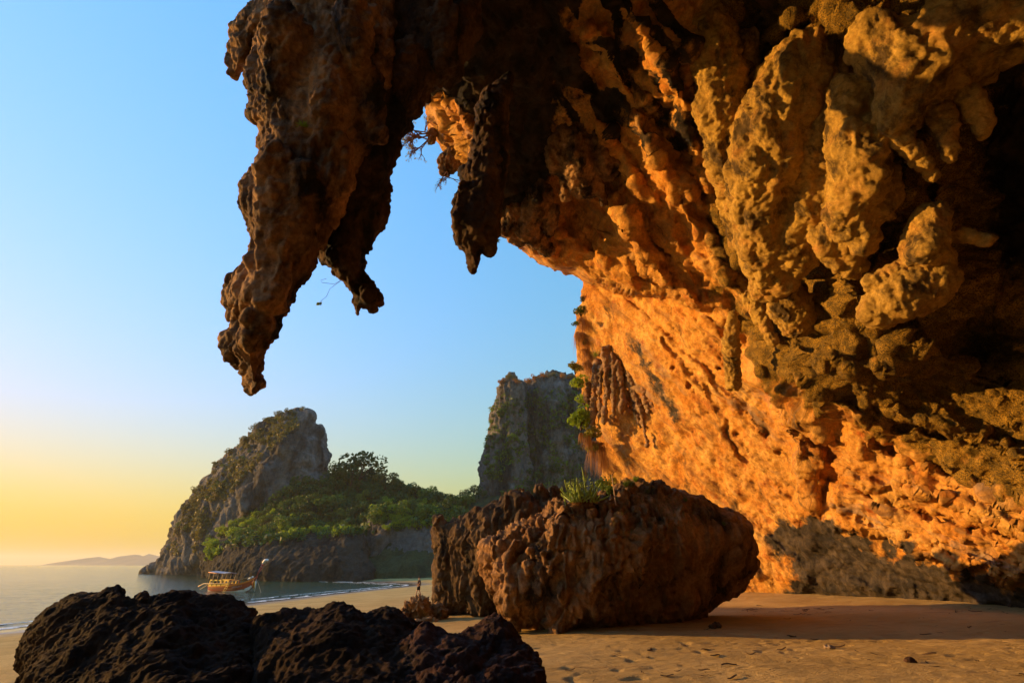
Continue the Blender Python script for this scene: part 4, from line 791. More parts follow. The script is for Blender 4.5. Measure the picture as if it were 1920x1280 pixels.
# ------------------------------------------------------------------ longtail boat
def paint(name, c, rough=.45, spec=.4, wear=.25):
    m, nt, b = mat(name, rough, spec); k = ramp(nt, noise(nt, coords(nt), 5, 5, .7), [(.4, 1 - wear), (.65, 1.05)])
    nt.links.new(mix(nt, 1., c, k, 'MULTIPLY'), b.inputs['Base Color']); return m
P_RED = paint('red_brown_hull_paint', (.36, .06, .015)); P_ORANGE = paint('orange_hull_paint', (.75, .22, .02)); P_YEL = paint('yellow_cabin_paint', (.88, .50, .035)); P_WHITE = paint('white_boat_paint', (.75, .73, .68)); P_ROOF = paint('blue_grey_roof', (.26, .28, .33), .7)
P_WOOD = paint('varnished_wood', (.42, .24, .09)); P_DARK = paint('dark_cabin_inside', (.03, .02, .015)); P_ROPE = paint('rope_fibre', (.35, .28, .18), .9, .1)
def hitg(px, py):
    t = np.geomspace(3, 400, 6000); q = P(px, py, t); i = np.argmax(q[:, 2] < np.maximum(ground_z(q[:, 0], q[:, 1]), 0)); return q[i]
bl = P(426, 640 + FPX * 0, 76.); bl = hitg(427, 1108); bl[2] = 0
boat = empty('longtail_boat', bl + np.array([.2, 0, 0]), 'red and yellow longtail boat with canopy roof and tall prow, moored off the beach', 'boat', None, R(-27)); boat.scale = (1.26, 1.16, 1.14)
SX = np.array([-4.3, -3.9, -3.0, -1.8, -.4, 1.0, 2.2, 3.2, 4.0, 4.5]); BM = np.array([.30, .62, .88, .98, 1.0, .95, .80, .56, .28, .07])
SH = np.array([.78, .72, .66, .66, .72, .84, 1.02, 1.26, 1.55, 1.82]); KL = np.array([.0, -.2, -.32, -.36, -.36, -.34, -.28, -.12, .22, .75])
def hull_mesh(lo, hi, out=0., cap=True):
    V, F = [], []; prof = np.linspace(lo, hi, 6)
    for x, b_, h, k in zip(SX, BM, SH, KL):
        row = [(x, -(b_ * (.25 + .75 * u ** .55) + out), k + (h - k) * u) for u in prof]; row += [(x, -y, z) for _, y, z in row[::-1]]
        V += row
    m_ = 12
    for i in range(len(SX) - 1):
        for j in range(m_ - 1):
            if j == 5 : continue
            F.append((i * m_ + j, (i + 1) * m_ + j, (i + 1) * m_ + j + 1, i * m_ + j + 1))
        if cap: F.append((i * m_ + 11, (i + 1) * m_ + 11, (i + 1) * m_, i * m_))
    F.append(tuple(range(m_))[::-1])
    return V, F
hull = obj('hull', mesh('hull', *hull_mesh(0, .86)), P_RED, boat)
v, f = hull_mesh(.84, 1., .025, False); obj('gunwale', mesh('gunwale', v, f), P_ORANGE, hull)
v, f = hull_mesh(.02, .34, .012); obj('boot_stripe', mesh('boot_stripe', v, f), P_WHITE, hull)
def bx(x0, x1, y0, y1, z0, z1):
    V = [(x, y, z) for x in (x0, x1) for y in (y0, y1) for z in (z0, z1)]
    return np.array(V, float), [(0, 1, 3, 2), (4, 6, 7, 5), (0, 4, 5, 1), (2, 3, 7, 6), (0, 2, 6, 4), (1, 5, 7, 3)]
dk = [bx(-3.8, 3.4, -.5, .5, .34, .40), bx(-2.9, 2.2, -.86, .86, .34, .39)]; obj('deck', mesh('deck', *joinl(dk), False), P_DARK, boat)
for sy in (-1, 1):
    y0, y1 = sorted((sy * .93, sy * .87)); parts = [bx(-3.3, .75, y0, y1, .60, .98), bx(-3.2, .6, y0, y1, 1.36, 1.52)]
    for x in (-3.2, -2.45, -1.7, -.95, -.2, .5): parts.append(bx(x - .07, x + .10, y0 + .004, y1 - .004, .97, 1.37))
    obj('cabin_side', mesh('cabin_side', *joinl(parts), False), P_YEL, boat)
obj('cabin_front', mesh('cabin_front', *joinl([bx(.68, .74, -.84, .84, .42, 1.0), bx(.66, .72, -.84, -.6, 1.0, 1.5), bx(.66, .72, .6, .84, 1.0, 1.5), bx(.66, .72, -.84, .84, 1.44, 1.54)]), False), P_RED, boat)
rf = []; nx, ny = 9, 9
V = [(-3.7 + 3.2 * i / 8, -1.12 + 2.24 * j / 8, 2.50 + .16 * math.cos((j - 4) / 4 * 1.3) - .22 * i / 8) for i in range(9) for j in range(9)]; V += [(x, y, z - .06) for x, y, z in V]
F = [(i * 9 + j, (i + 1) * 9 + j, (i + 1) * 9 + j + 1, i * 9 + j + 1) for i in range(8) for j in range(8)]; F += [tuple(k + 81 for k in q[::-1]) for q in F]
ring = [i * 9 for i in range(9)] + [72 + j for j in range(1, 9)] + [i * 9 + 8 for i in range(7, -1, -1)] + [j for j in range(7, 0, -1)]
F += [(a, b_, b_ + 81, a + 81) for a, b_ in zip(ring, ring[1:] + ring[:1])]
obj('roof', mesh('roof', V, F), P_ROOF, boat)
for x in (-3.5, -2.55, -1.6, -.7):
    for sy in (-1, 1): obj('roof_post', mesh('roof_post', *tube([(x - .06, sy * .93, .68), (x, sy * 1.02, 2.5 - .07 * (x + 3.5))], .04)), P_WOOD, boat)
for sy in (-1, 1): obj('roof_rail', mesh('roof_rail', *tube([(-3.7, sy * 1.1, 2.48), (-.5, sy * 1.1, 2.27)], .045)), P_ORANGE, boat)
prow = obj('prow', mesh('prow', *tube([(4.25, 0, .9), (4.7, 0, 1.7), (5.15, 0, 2.7), (5.55, 0, 3.55)], [.22, .19, .17, .15], 8)), P_RED, boat)
obj('prow_head', mesh('prow_head', *tube([(5.42, 0, 3.25), (5.62, 0, 3.75), (5.85, 0, 4.05), (6.3, 0, 4.1)], [.19, .22, .21, .16], 8)), P_WHITE, prow)
rb_ = [tube([(4.55, -.1 + .06 * k, 1.75), (4.65 + .05 * k, -.22 + .1 * k, 1.2), (4.6 + .1 * k, -.2 + .1 * k, .55 - .15 * k)], [.06, .09, .03], 5) for k in range(4)]
for g_, mt in zip(rb_, (P_ORANGE, P_RED, P_YEL, P_WHITE)): obj('prow_ribbon', mesh('prow_ribbon', *g_), mt, prow)
obj('bow_cushion', mesh('bow_cushion', *tube([(3.7, -.3, 1.6), (4.3, -.12, 1.95)], [.16, .12], 8)), P_WHITE, boat)
obj('steering_pole', mesh('steering_pole', *tube([(-5.6, -.75, .55), (-4.4, -.9, .95), (0, -1.12, 1.05), (4.3, -.35, 1.95)], [.10, .06, .05, .04])), P_WOOD, boat)
obj('engine_shaft', mesh('engine_shaft', *tube([(-3.6, .1, 1.1), (-4.3, .05, 1.0), (-5.9, -.2, .12)], [.12, .06, .05])), P_DARK, boat)
obj('engine', mesh('engine', *joinl([bx(-4.0, -3.3, -.22, .25, .75, 1.2), tube([(-3.7, 0, 1.15), (-3.7, 0, 1.5)], .10)]), False), P_DARK, boat)
lad = [tube([(.75, -1.05, 1.2), (.35, -1.3, -.35)], .035), tube([(1.15, -1.03, 1.2), (.75, -1.28, -.35)], .035)]
for k in range(5): u = .12 + .19 * k; lad.append(tube([(.75 - .4 * u, -1.05 - .25 * u, 1.2 - 1.55 * u), (1.15 - .4 * u, -1.03 - .25 * u, 1.2 - 1.55 * u)], .03))
obj('ladder', mesh('ladder', *joinl(lad)), P_YEL, boat)
lt = []
for k, (w_, h_) in enumerate([(.10, .22), (.12, .22), (.05, .22), (.12, .2), (.11, .22), (.12, .21), (.06, .2), (.12, .22)]):
    x = 1.55 + .2 * k; b_ = np.interp(x, SX, BM); s_ = np.interp(x, SX, SH); y = -(b_ * .93 + .035); zc = .62 * s_
    lt += [bx(x, x + .035, y - .004, y + .02, zc - h_ / 2, zc + h_ / 2), bx(x + .03, x + w_, y - .004 + .012, y + .03, zc + (h_ / 2 - .04 if k % 2 else -h_ / 2), zc + (h_ / 2 if k % 2 else -h_ / 2 + .04)), bx(x + .03, x + w_, y + .008, y + .03, zc - .02, zc + .02)]
obj('hull_lettering', mesh('hull_lettering', *joinl(lt), False), paint('faded_lettering', (.45, .33, .26)), hull)
obj('mooring_rope', mesh('mooring_rope', *tube([(4.6, -.05, 1.85), (5.3, -.1, 1.35), (6.2, -.4, .75), (7.0, -.6, .0), (8, -.9, -.5)], .025, 5)), P_ROPE, boat)

# ------------------------------------------------------------------ the person walking on the sand
def skin_body(name, joints, edges, material, parent, sub=2):
    me = bpy.data.meshes.new(name); me.from_pydata([j[0] for j in joints], edges, []); o = bpy.data.objects.new(name + '_tmp', me); COL.objects.link(o)
    o.modifiers.new('s', 'SKIN'); sv = me.skin_vertices[0].data
    for d, j in zip(sv, joints): d.radius = j[1] if isinstance(j[1], tuple) else (j[1], j[1])
    sv[0].use_root = True; o.modifiers.new('u', 'SUBSURF').levels = sub
    dg = bpy.context.evaluated_depsgraph_get(); out = bpy.data.meshes.new_from_object(o.evaluated_get(dg), depsgraph=dg); bpy.data.objects.remove(o); bpy.data.meshes.remove(me)
    out.name = name; out.polygons.foreach_set('use_smooth', np.full(len(out.polygons), True)); return obj(name, out, material, parent)
SKIN = paint('sun_tanned_skin', (.42, .22, .12), .6, .3, .1); SHIRT = paint('dark_shirt_cloth', (.05, .035, .03), .9, .1); SHORTS = paint('black_shorts_cloth', (.012, .012, .014), .9, .1); HAIR = paint('dark_hair', (.015, .010, .008), .7, .3)
pf = hitg(784, 1118)
per = empty('person', pf + np.array([0, 0, .0]), 'person in dark top and black shorts walking along the sand towards the water', 'person', None, R(196))
# x forward, y left, z up; mid-stride, both hands in front of the belly
J = [((0, 0, .93), (.15, .12)), ((.0, 0, 1.15), (.15, .11)), ((-.01, 0, 1.36), (.17, .11)), ((.0, 0, 1.49), .055), ((.02, 0, 1.62), (.085, .095)), ((.03, 0, 1.72), (.07, .075)),
     ((.0, .19, 1.40), .06), ((-.02, .26, 1.14), .045), ((.20, .16, 1.06), .034), ((.27, .10, 1.08), .03), ((0, -.19, 1.40), .06), ((-.03, -.26, 1.14), .045), ((.19, -.15, 1.08), .034), ((.26, -.07, 1.10), .03),
     ((.05, .09, .82), .09), ((.17, .10, .48), .06), ((.24, .10, .10), .042), ((.36, .11, .05), .035), ((-.03, -.09, .82), .09), ((-.10, -.10, .48), .06), ((-.27, -.10, .13), .042), ((-.18, -.11, .05), .035)]
E = [(0, 1), (1, 2), (2, 3), (3, 4), (4, 5), (2, 6), (6, 7), (7, 8), (8, 9), (2, 10), (10, 11), (11, 12), (12, 13), (0, 14), (14, 15), (15, 16), (16, 17), (0, 18), (18, 19), (19, 20), (20, 21)]
body = skin_body('body', J, E, SKIN, per)
fv, ff = [], []
for sy in (-1, 1):                                                   # fingers and thumb of each hand
    for k, L in enumerate((.07, .08, .075, .06, .05)):
        x0 = (.27, .10, 1.08) if sy > 0 else (.26, -.07, 1.10); zz = x0[2] + .03 - .017 * k if k < 4 else x0[2] + .04
        fv.append(tube([(x0[0] - .005, x0[1], zz), (x0[0] + L * .55, x0[1] - sy * .015, zz - .005), (x0[0] + L * .8, x0[1] - sy * .05, zz - .012)], [.012, .011, .008], 5))
obj('hand', mesh('hand', *joinl(fv)), SKIN, body)
face = [(ICO_V * np.array([.022, .014, .022]) + np.array([.115, 0, 1.64]), ICO_F.tolist())] + [(ICO_V * .011 + np.array([.10, s_ * .033, 1.665]), ICO_F.tolist()) for s_ in (-1, 1)] + [(ICO_V * np.array([.012, .024, .008]) + np.array([.105, 0, 1.595]), ICO_F.tolist())] + [(ICO_V * np.array([.02, .012, .03]) + np.array([.01, s_ * .092, 1.645]), ICO_F.tolist()) for s_ in (-1, 1)]
obj('face', mesh('face', *joinl(face)), SKIN, body)
skin_body('shirt', [((0, 0, .90), (.20, .16)), ((.0, 0, 1.15), (.195, .15)), ((-.01, 0, 1.37), (.215, .15)), ((-.01, 0, 1.46), (.12, .11)), ((.0, .19, 1.41), .075), ((-.015, .245, 1.22), .062), ((0, -.19, 1.41), .075), ((-.02, -.245, 1.22), .062)], [(0, 1), (1, 2), (2, 3), (2, 4), (4, 5), (2, 6), (6, 7)], SHIRT, per)
skin_body('shorts', [((0, 0, .98), (.19, .15)), ((0, 0, .86), (.185, .155)), ((.06, .09, .76), .125), ((.13, .10, .54), .11), ((-.03, -.09, .76), .125), ((-.09, -.10, .54), .11)], [(0, 1), (1, 2), (2, 3), (1, 4), (4, 5)], SHORTS, per)
hv = ICO_V * np.array([.118, .116, .125]) + np.array([-.012, 0, 1.712]); obj('hair', mesh('hair', np.where(hv[:, 2:3] < 1.60, hv * np.array([1, 1, 0]) + np.array([0, 0, 1.60]), hv), ICO_F), HAIR, per)

# ------------------------------------------------------------------ plants on the boulder and the cliff
deps = bpy.context.evaluated_depsgraph_get()
TW = {}
def bvh(*names):
    key = names
    if key not in TW:
        V, F, n = [], [], 0
        for nm in names:
            o = bpy.data.objects[nm]; M = o.matrix_basis if not o.parent else o.parent.matrix_basis @ o.matrix_basis
            v = co(o.data).astype(float) + np.array(M.translation); V += [tuple(x) for x in v.tolist()]; F += [tuple(i + n for i in p.vertices) for p in o.data.polygons]; n += len(v)
        TW[key] = BVHTree.FromPolygons(V, F)
    return TW[key]
T_big = bvh('boulder'); T_wall = bvh('rock_wall'); T_hang = bvh('stalactite', 'stalactite.003', 'stalactite.004', 'rock_wall')
rg = random.Random(12)
def plant(name, loc, parts, label, cat, group=None):
    r = empty(name, loc, label, cat, group)
    for nm, (v, f), m_ in parts:
        q = obj(nm, mesh(nm, v, f, False), m_, r)
        if nm == 'leaves': q['kind'] = 'stuff'
    return r
def blades(n, L, spread, wid, droop=0., curl=.4):
    """Grass or strap leaves from one root."""
    o = []
    for i in range(n):
        a = rg.uniform(0, 6.28); s = rg.uniform(.2, 1) * spread; l = L * rg.uniform(.6, 1.1); d = np.array([math.cos(a), math.sin(a), 0]); side = np.array([-d[1], d[0], 0]) * wid; r0 = d * rg.uniform(0, .12) * L
        V = []
        for k in range(5):
            u = k / 4; z = l * (u * math.cos(s) - droop * u * u * 1.4 - curl * s * u * u * .5); q = r0 + d * l * u * math.sin(s) + np.array([0, 0, z]); wv = side * (1 - u * .85); V += [q - wv, q + wv]
        o.append((np.array(V), [(2 * k, 2 * k + 1, 2 * k + 3, 2 * k + 2) for k in range(4)]))
    return joinl(o)
def bushes(n, r, size, lobes=6, sq=.8):
    lob = []
    for i in range(lobes): a = rg.uniform(0, 6.28); q = rg.uniform(.1, .6) * r; lob.append(((math.cos(a) * q, math.sin(a) * q, rg.uniform(.1, .9) * r * sq), (r * rg.uniform(.35, .55),) * 2 + (r * .4 * sq,)))
    return leaves(rg, n, crown_shape(lob), size), lob
def bush(px, py, rpx, leaf, label, group=None, tree=None, n=420, t=None, name='shrub', ls=.12, back=.0):
    h = sight(px, py, tree or T_wall) if t is None else None
    if t is None and not h: h = (Vector(P(px, py, 41.)), 41.)
    p = h[0] if t is None else Vector(P(px, py, t)); d = h[1] if t is None else t; r = rpx / FPX * d
    lv, lob = bushes(n, r, r * ls)
    st = joinl([tube([(0, 0, -r * .3), tuple(np.array(c) * .5), c], [r * .05, r * .035, r * .015], 5) for c, _ in lob[:4]])
    return plant(name, p - Vector((0, 0, r * .4)), [('crown', lv, leaf), ('trunk', st, M_BARK)], label, 'shrub', group)
# succulent clump on the crest of the boulder
h = sight(1092, 938, T_big); c0 = h[0] if h else Vector(P(1092, 935, 18))
st = []
for i in range(46):
    a = rg.uniform(0, 6.28); ln = rg.uniform(.3, .8); lean = rg.uniform(.1, 1.35); d = np.array([math.cos(a) * math.sin(lean), math.sin(a) * math.sin(lean), math.cos(lean)]); o = np.array([rg.uniform(-.45, .45), rg.uniform(-.2, .2), -.05])
    m1 = o + d * ln * .5 + np.array([0, 0, .03]); e_ = o + d * ln * .9 + np.array([0, 0, .12 * ln]); st.append(tube([o, m1, e_, e_ + np.array([0, 0, .05])], [.022, .03, .026, .008], 5))
plant('succulent_bush', c0, [('stem', joinl(st[:23]), L_CACT), ('stem', joinl(st[23:]), L_CACT), ('leaves', leaves(rg, 160, crown_shape([((0, 0, .45), (.6, .3, .35))]), .05), L_CACT)], 'bright green finger leaved succulent bush on the crest of the huge boulder', 'bush')
h = sight(1061, 945, T_big); c1 = h[0] if h else Vector(P(1061, 945, 18))
plant('succulent_bush', c1, [('stem', joinl([tube([(0, 0, -.1), (-.05, 0, .3), (-.12, 0, .62)], [.03, .028, .015], 5), tube([(-.05, 0, .28), (.08, 0, .42), (.12, 0, .5)], [.02, .022, .01], 5), tube([(-.02, 0, .2), (-.14, 0, .3), (-.16, 0, .4)], [.02, .022, .01], 5)]), L_CACT)], 'lone thin succulent stalk on the crest, seaward of the succulent bush', 'plant')
h = sight(1100, 930, T_big); c2 = h[0] if h else Vector(P(1100, 930, 18))
plant('succulent_bush', c2 + Vector((0, .1, .1)), [('stem', joinl([tube([(0, 0, -.1), (-.03, 0, .5), (-.1, 0, .95)], [.03, .03, .012], 5), tube([(-.02, 0, .4), (.1, 0, .6), (.13, 0, .68)], [.02, .02, .01], 5)]), L_CACT)], 'tallest upright succulent stalk rising behind the succulent bush', 'plant')
h = sight(1154, 940, T_big); c3 = h[0] if h else Vector(P(1154, 938, 18.3))
M_STICK = paint('bleached_wood', (.50, .34, .20), .85, .1)
obj_ = plant('wooden_stake', c3, [('stake', tube([(0, 0, -.15), (-.02, 0, .4), (-.05, 0, .95)], [.026, .022, .018], 6), M_STICK), ('dry_twig', tube([(-.05, 0, .92), (.06, .02, 1.05), (.16, 0, 1.08)], [.012, .010, .005], 5), M_TWIG)], 'thin pale upright stick standing on top of the huge boulder', 'stick')
for px, py, n, L, m_, lab in [(1130, 918, 150, .32, L_MID, 'low green leafy tuft between the succulent bush and the pale stick'), (1175, 912, 150, .3, L_MID, 'olive grass tuft just behind the pale stick'), (1192, 903, 160, .28, L_LIGHT, 'sunlit grass tuft on the highest point of the boulder'),
                              (1085, 948, 90, .26, L_DRY, 'dry orange grass tuft under the succulent bush'), (1120, 945, 90, .25, L_DRY, 'dry orange grass tuft right of the succulent bush, below the green tuft'), (1150, 952, 90, .25, L_DRY, 'dry orange grass tuft at the foot of the pale stick'), (1075, 975, 70, .22, L_DRY, 'small dry orange tuft low on the fluted front of the boulder'),
                              (1286, 940, 80, .2, L_MID, 'small green tuft on the smooth shoulder of the boulder'), (1358, 985, 70, .2, L_MID, 'dark green tuft low on the rounded end of the boulder'), (1215, 925, 140, .26, L_OLIVE, 'olive grass tuft on the shaded top of the boulder')]:
    h = sight(px, py, T_big)
    if h: plant('grass_tuft', h[0], [('blades', blades(n, L, 1.0, .008), m_)], lab, 'grass tuft', 'grass tufts on the boulder')
for px, py, r, lf, lab in [(1112, 930, 17, L_LIGHT, 'leafy green shrub just behind the succulent bush on the boulder'), (1138, 918, 15, L_MID, 'dark leafy shrub against the foot of the orange wall on the boulder crest'), (1072, 936, 10, L_LIGHT, 'low bright shrub at the seaward foot of the succulent bush'), (1180, 906, 11, L_OLIVE, 'olive shrub behind the pale stick on the boulder crest')]:
    if sight(px, py, T_big): bush(px, py, r, lf, lab, 'shrubs on the boulder crest', T_big, ls=.16, n=360)
# thin grass and litter over the boulder's top
V, F, k = [], [], 0
for i in range(1500):
    x, y = rg.uniform(1150, 1330), rg.uniform(898, 1010)
    if y < 898 + abs(x - 1190) * .32 or y > 1010 - max(0, x - 1240) * .3: continue
    h = sight(x, y, T_big)
    if not h or h[2].z < .1: continue
    v, f = blades(4, rg.uniform(.06, .16), 1.1, .006); V.append(v + np.array(h[0])); F += [tuple(j + k for j in q) for q in f]; k += len(v)
setp(obj('grass', mesh('grass', np.concatenate(V), F, False), L_OLIVE), 'short olive grass thinly covering the top of the boulder', None, None, 'stuff')
# shrubs and hanging grass on the far corner of the cliff
for px, py, r, lf, lab in [(1088, 582, 18, L_MID, 'small green shrub high on the corner edge of the cave wall'), (1079, 606, 9, L_MID, 'tiny dark shrub jutting into the sky below the small green shrub'), (1078, 690, 18, L_YEL, 'yellow green shrub beside the summit of the grey tower'), (1084, 716, 22, L_LIGHT, 'sunlit shrub on the cliff corner level with the tower top'),
                           (1094, 746, 20, L_LIGHT, 'yellow green shrub just above the biggest cliff corner shrub'), (1088, 782, 36, L_LIGHT, 'biggest yellow green shrub bulging from the cliff corner'), (1110, 808, 22, L_YEL, 'yellow shrub tucked under the biggest cliff corner shrub'), (1116, 836, 18, L_YEL, 'golden shrub above the dry hanging grass at the cliff foot'),
                           (1098, 640, 10, L_OLIVE, 'olive shrub between the two rust coloured grass skirts'), (1106, 722, 12, L_OLIVE, 'olive shrub squeezed between drapes and sunlit shrub'), (1128, 905, 20, L_MID, 'green shrub at the very foot of the cliff corner behind the boulder crest'), (1150, 898, 16, L_YEL, 'yellow leafy shrub behind the pale stick'), (1092, 560, 8, L_OLIVE, 'topmost little shrub just under the roof lip')]:
    bush(px, py, r, lf, lab, 'shrubs on the cliff corner', ls=.12, n=520)
for px, py, r, lab in [(1092, 612, 22, 'rust coloured hanging grass below the top shrub of the cliff corner'), (1092, 648, 24, 'wide rust coloured grass skirt halfway up the cliff corner'), (1106, 690, 20, 'orange hanging grass beside the stone drapes'), (1118, 846, 30, 'largest orange hanging grass at the foot of the cliff corner'), (1128, 872, 22, 'lowest orange hanging grass just above the boulder'), (1100, 668, 18, 'narrow orange grass tuft between the wide skirt and the drapes'), (1098, 820, 16, 'short orange grass fringe under the yellow shrub')]:
    h = sight(px, py - r * .5, T_wall); p_ = h[0] if h else Vector(P(px, py, 41.)); d = h[1] if h else 41.
    parts_ = []
    for q_ in range(5):
        v, f = blades(60, r * rg.uniform(1.0, 1.8) / FPX * d, .55, .022, 1.35, .2); parts_.append((v + np.array([rg.uniform(-.5, .5) * r / FPX * d, rg.uniform(-.2, .1), rg.uniform(-.3, .5) * r / FPX * d]), f))
    plant('hanging_grass', p_, [('blades', joinl(parts_), L_DRY)], lab, 'grass', 'hanging grass on the cliff corner')
h = sight(1118, 672, T_wall); p_ = h[0] if h else Vector(P(1118, 672, 41.))
plant('agave', p_ - Vector((.1, .5, 0)), [('blades', blades(46, .75, 1.35, .035, .1, .1), L_CACT)], 'pale green spiky rosette plant above the stone drapes', 'plant')
# bare bush below the lit slab of the roof
def twigs(p, d, L, n, depth, out, tips):
    e_ = p + d * L; out.append(tube([p, (p + e_) / 2 + np.array([rg.uniform(-.04, .04)] * 3) * L, e_], [.012 * depth, .010 * depth, .007 * depth], 4))
    if depth <= 1: tips.append(e_); return
    for i in range(n):
        q = d + np.array([rg.gauss(0, .55), rg.gauss(0, .55), rg.gauss(0, .45)]); q /= np.linalg.norm(q); twigs(p + d * L * rg.uniform(.5, 1), q, L * rg.uniform(.55, .8), n, depth - 1, out, tips)
def bare(px, py, t, dirs, L, name, label, leafn, n=3, depth=4):
    o, tips = [], []
    for d in dirs: d = np.array(d, float); d /= np.linalg.norm(d); twigs(np.zeros(3), d, L, n, depth, o, tips)
    lv = []
    for tp in tips:
        if rg.random() < leafn: v, f = leaves(rg, 5, crown_shape([(tuple(tp), (.09, .09, .09))]), .05); lv.append((v, f))
    parts = [('twigs', joinl(o), M_TWIG)] + ([('leaves', joinl(lv), L_YEL)] if lv else [])
    return plant(name, P(px, py, t), parts, label, 'bush')
bare(812, 250, 27.5, [(-1, 0, -.1), (-.9, .2, .4), (-1, -.1, -.7), (-.5, 0, -1)], 1.0, 'bare_bush', 'leafless twiggy bush with yellow tips hanging in the gap of the arch', .35, 3, 5)
bare(838, 322, 27, [(-.5, 0, -1), (.3, 0, -1)], .55, 'bare_bush', 'thin dry twigs hanging under the stone knob in the arch gap', .12, 3, 4)
vn = [tube([(0, 0, 0), (-.2, 0, -.15), (-.55, 0, -.1), (-.6, 0, -.02), (-.45, 0, .03)], .006, 4), tube([(-.05, 0, -.05), (-.3, 0, -.3), (-.35, 0, -.55), (-.5, 0, -.72)], .006, 4)]
vl = leaves(rg, 12, crown_shape([((-.5, 0, -.78), (.07, .03, .04))]), .06)
plant('hanging_vine', P(642, 524, 13.1), [('stem', joinl(vn), M_TWIG), ('leaves', vl, L_LIGHT)], 'thin looping vine with one green leaf cluster under the second stalactite', 'vine')
for px, py, r, lab in [(568, 238, 9, 'tiny fern on the dark face of the great stalactite'), (945, 405, 13, 'green fern on the knobs beside the third stalactite'), (932, 452, 5, 'tiny green sprig at the notch right of the third stalactite')]:
    h = sight(px, py, T_hang) or sight(px, py - 8, T_hang) or sight(px - 4, py - 14, T_hang)
    if not h: continue
    p_, d = h[0], h[1]
    plant('fern', p_, [('blades', blades(60, r * 1.5 / FPX * d, 1.4, .018, .1, .4), L_LIGHT)], lab, 'fern', 'ferns on the dripstone')

# ------------------------------------------------------------------ small things on the sand
def lump(name, px, py, r, sq, material, label, cat, group=None, seed=0, amp=.25):
    p = hitg(px, py); v = ICO_V.copy() * r * np.array([1.2, .9, sq]); n = ICO_V; d = amp * r * fbm(v / r * .9 + seed, 3, seed + 1, .7); v = v + n * d[:, None]
    bmx = bmesh.new(); mm = mesh('t', v, ICO_F); bmx.from_mesh(mm); bmesh.ops.subdivide_edges(bmx, edges=bmx.edges[:], cuts=2, use_grid_fill=True, smooth=.6); bmx.to_mesh(mm); bmx.free()
    c_ = co(mm); setco(mm, c_ + nrm(mm) * (amp * .35 * r * billow(c_ / r * 1.8 + seed, 2, seed + 5))[:, None]); mm.name = name; mm.polygons.foreach_set('use_smooth', np.full(len(mm.polygons), True))
    return setp(obj(name, mm, material, None, p + np.array([0, 0, r * sq * .45])), label, cat, group)
M_HUSK = rock_mat('coconut_husk', (.10, .05, .025), (.06, .03, .016), (.04, .02, .01), (.02, .012, .008), 8, (.5, .64), .01)
lump('coconut', 1707, 1243, .10, .8, M_HUSK, 'small dark coconut husk lying alone on the open sand', 'coconut', None, 3)
lump('driftwood', 1341, 1177, .17, .45, M_HUSK, 'dark broken chunk of driftwood in the boulder shadow', 'driftwood', None, 9, .5)
M_PALE = rock_mat('pale_pebble', (.40, .30, .19), (.30, .21, .12), (.25, .16, .09), (.15, .10, .06), 6, (.5, .64), .01)
lump('shell_heap', 1556, 1214, .10, .35, M_PALE, 'little pale heap of broken shell at the shadow edge', 'shells', None, 15, .5)
for i, (px, py, r) in enumerate([(1407, 1106, .35), (1420, 1104, .45), (1436, 1106, .3), (1398, 1108, .25), (1448, 1108, .22), (1428, 1109, .2)]):
    lump('cave_rock', px, py, r, .8, M_BOULD, ['rounded', 'biggest', 'broad', 'seaward', 'small inner', 'front'][i] + ' reddish rock at the cave foot behind the end of the boulder', 'rock', 'rocks at the cave foot', 30 + i, .4)
for i, (px, py, r) in enumerate([(772, 1163, .22), (784, 1167, .16), (800, 1165, .18), (815, 1164, .14), (758, 1166, .12)]):
    lump('pebble', px, py, r, .7, M_BOULD, ['pale', 'first', 'second', 'third', 'outermost'][i] + ' small rounded stone at the foot of the small lumpy rock', 'stone', 'stones below the lumpy rock', 50 + i, .4)
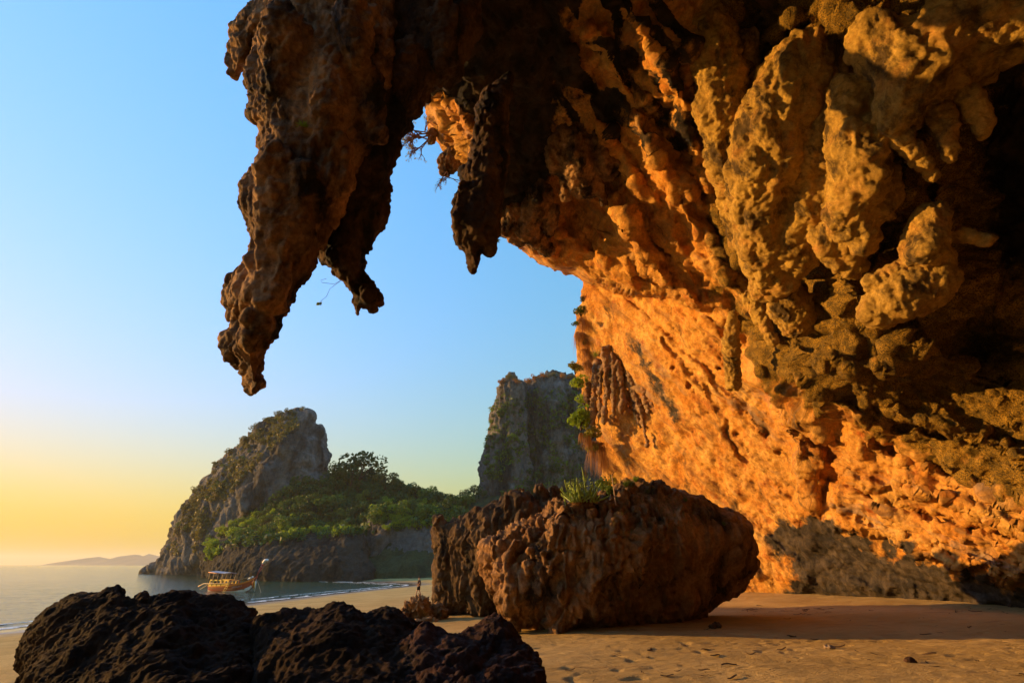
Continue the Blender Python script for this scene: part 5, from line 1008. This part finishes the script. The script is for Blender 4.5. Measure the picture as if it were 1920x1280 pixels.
# dead leaves, scraps of bark and weed strewn over the sand
V0, F0 = [], []
M_SCRAP = paint('dead_leaf_scrap', (.09, .05, .025), .9, .1); M_SHELL = paint('shell_bit', (.55, .42, .28), .7, .2)
proto = []
for k_ in range(5):
    vv = []; L = 1.; n_ = 5
    for i in range(n_ + 1):
        u = i / n_; wv = .16 * math.sin(math.pi * (.1 + .85 * u)) + .02; zz = .06 * math.sin(u * 5 + k_) + .07; vv += [(u - .5, -wv + .08 * math.sin(u * 3 + k_), zz), (u - .5, .08 * math.sin(u * 3 + k_), zz + .07), (u - .5, wv + .08 * math.sin(u * 3 + k_), zz)]
    ff_ = [(3 * i + j, 3 * i + 3 + j, 3 * i + 4 + j, 3 * i + 1 + j) for i in range(n_) for j in (0, 1)]; proto.append(mesh('dead_leaf', vv, ff_)); proto[-1].materials.append(M_SCRAP)
rl = random.Random(4)
spots = [(1500 + rl.uniform(-120, 420), rl.uniform(1140, 1152)) for i in range(70)] + [(rl.uniform(1060, 1920), rl.uniform(1150, 1275)) for i in range(110)] + [(rl.uniform(1340, 1560), rl.uniform(1128, 1145)) for i in range(14)]
for px, py in spots:
    p = hitg(px, py); o = bpy.data.objects.new('dead_leaf', rl.choice(proto)); COL.objects.link(o); s_ = rl.choice((.05, .07, .1, .16, .22)) * rl.uniform(.7, 1.3); o.location = p - np.array([0, 0, .01]); o.rotation_euler = (rl.uniform(-.2, .2), rl.uniform(-.15, .15), rl.uniform(-.6, .6) + (0 if rl.random() < .7 else 1.5)); o.scale = (s_ * 1.4, s_ * .8, s_)
    setp(o, 'dark dry scrap of leaf or bark lying ' + ('on the drift line along the cave foot' if py < 1153 else 'in the boulder shadow on the sand' if py < 1196 else 'on the open sunlit sand'), 'dead leaf', 'dead leaves strewn on the sand')
# ------------------------------------------------------------------ the air of the bay
bmh = bmesh.new(); bmesh.ops.create_cube(bmh, size=1)
for v_ in bmh.verts: v_.co = ((-9500, 9500)[v_.co.x > 0], (-700, 9600)[v_.co.y > 0], (-8, 150)[v_.co.z > 0])
me = bpy.data.meshes.new('haze'); bmh.to_mesh(me); bmh.free()
m = bpy.data.materials.new('sea_air'); m.use_nodes = True; nt = m.node_tree; nt.nodes.clear()
pv = N(nt, 'ShaderNodeVolumePrincipled', Density=.00013, Anisotropy=.2); pv.inputs['Color'].default_value = (.95, .92, .78, 1)
mo_ = N(nt, 'ShaderNodeOutputMaterial'); nt.links.new(pv.outputs[0], mo_.inputs['Volume'])
setp(obj('haze', me, m), 'thin warm evening haze over the bay', None, None, 'stuff')
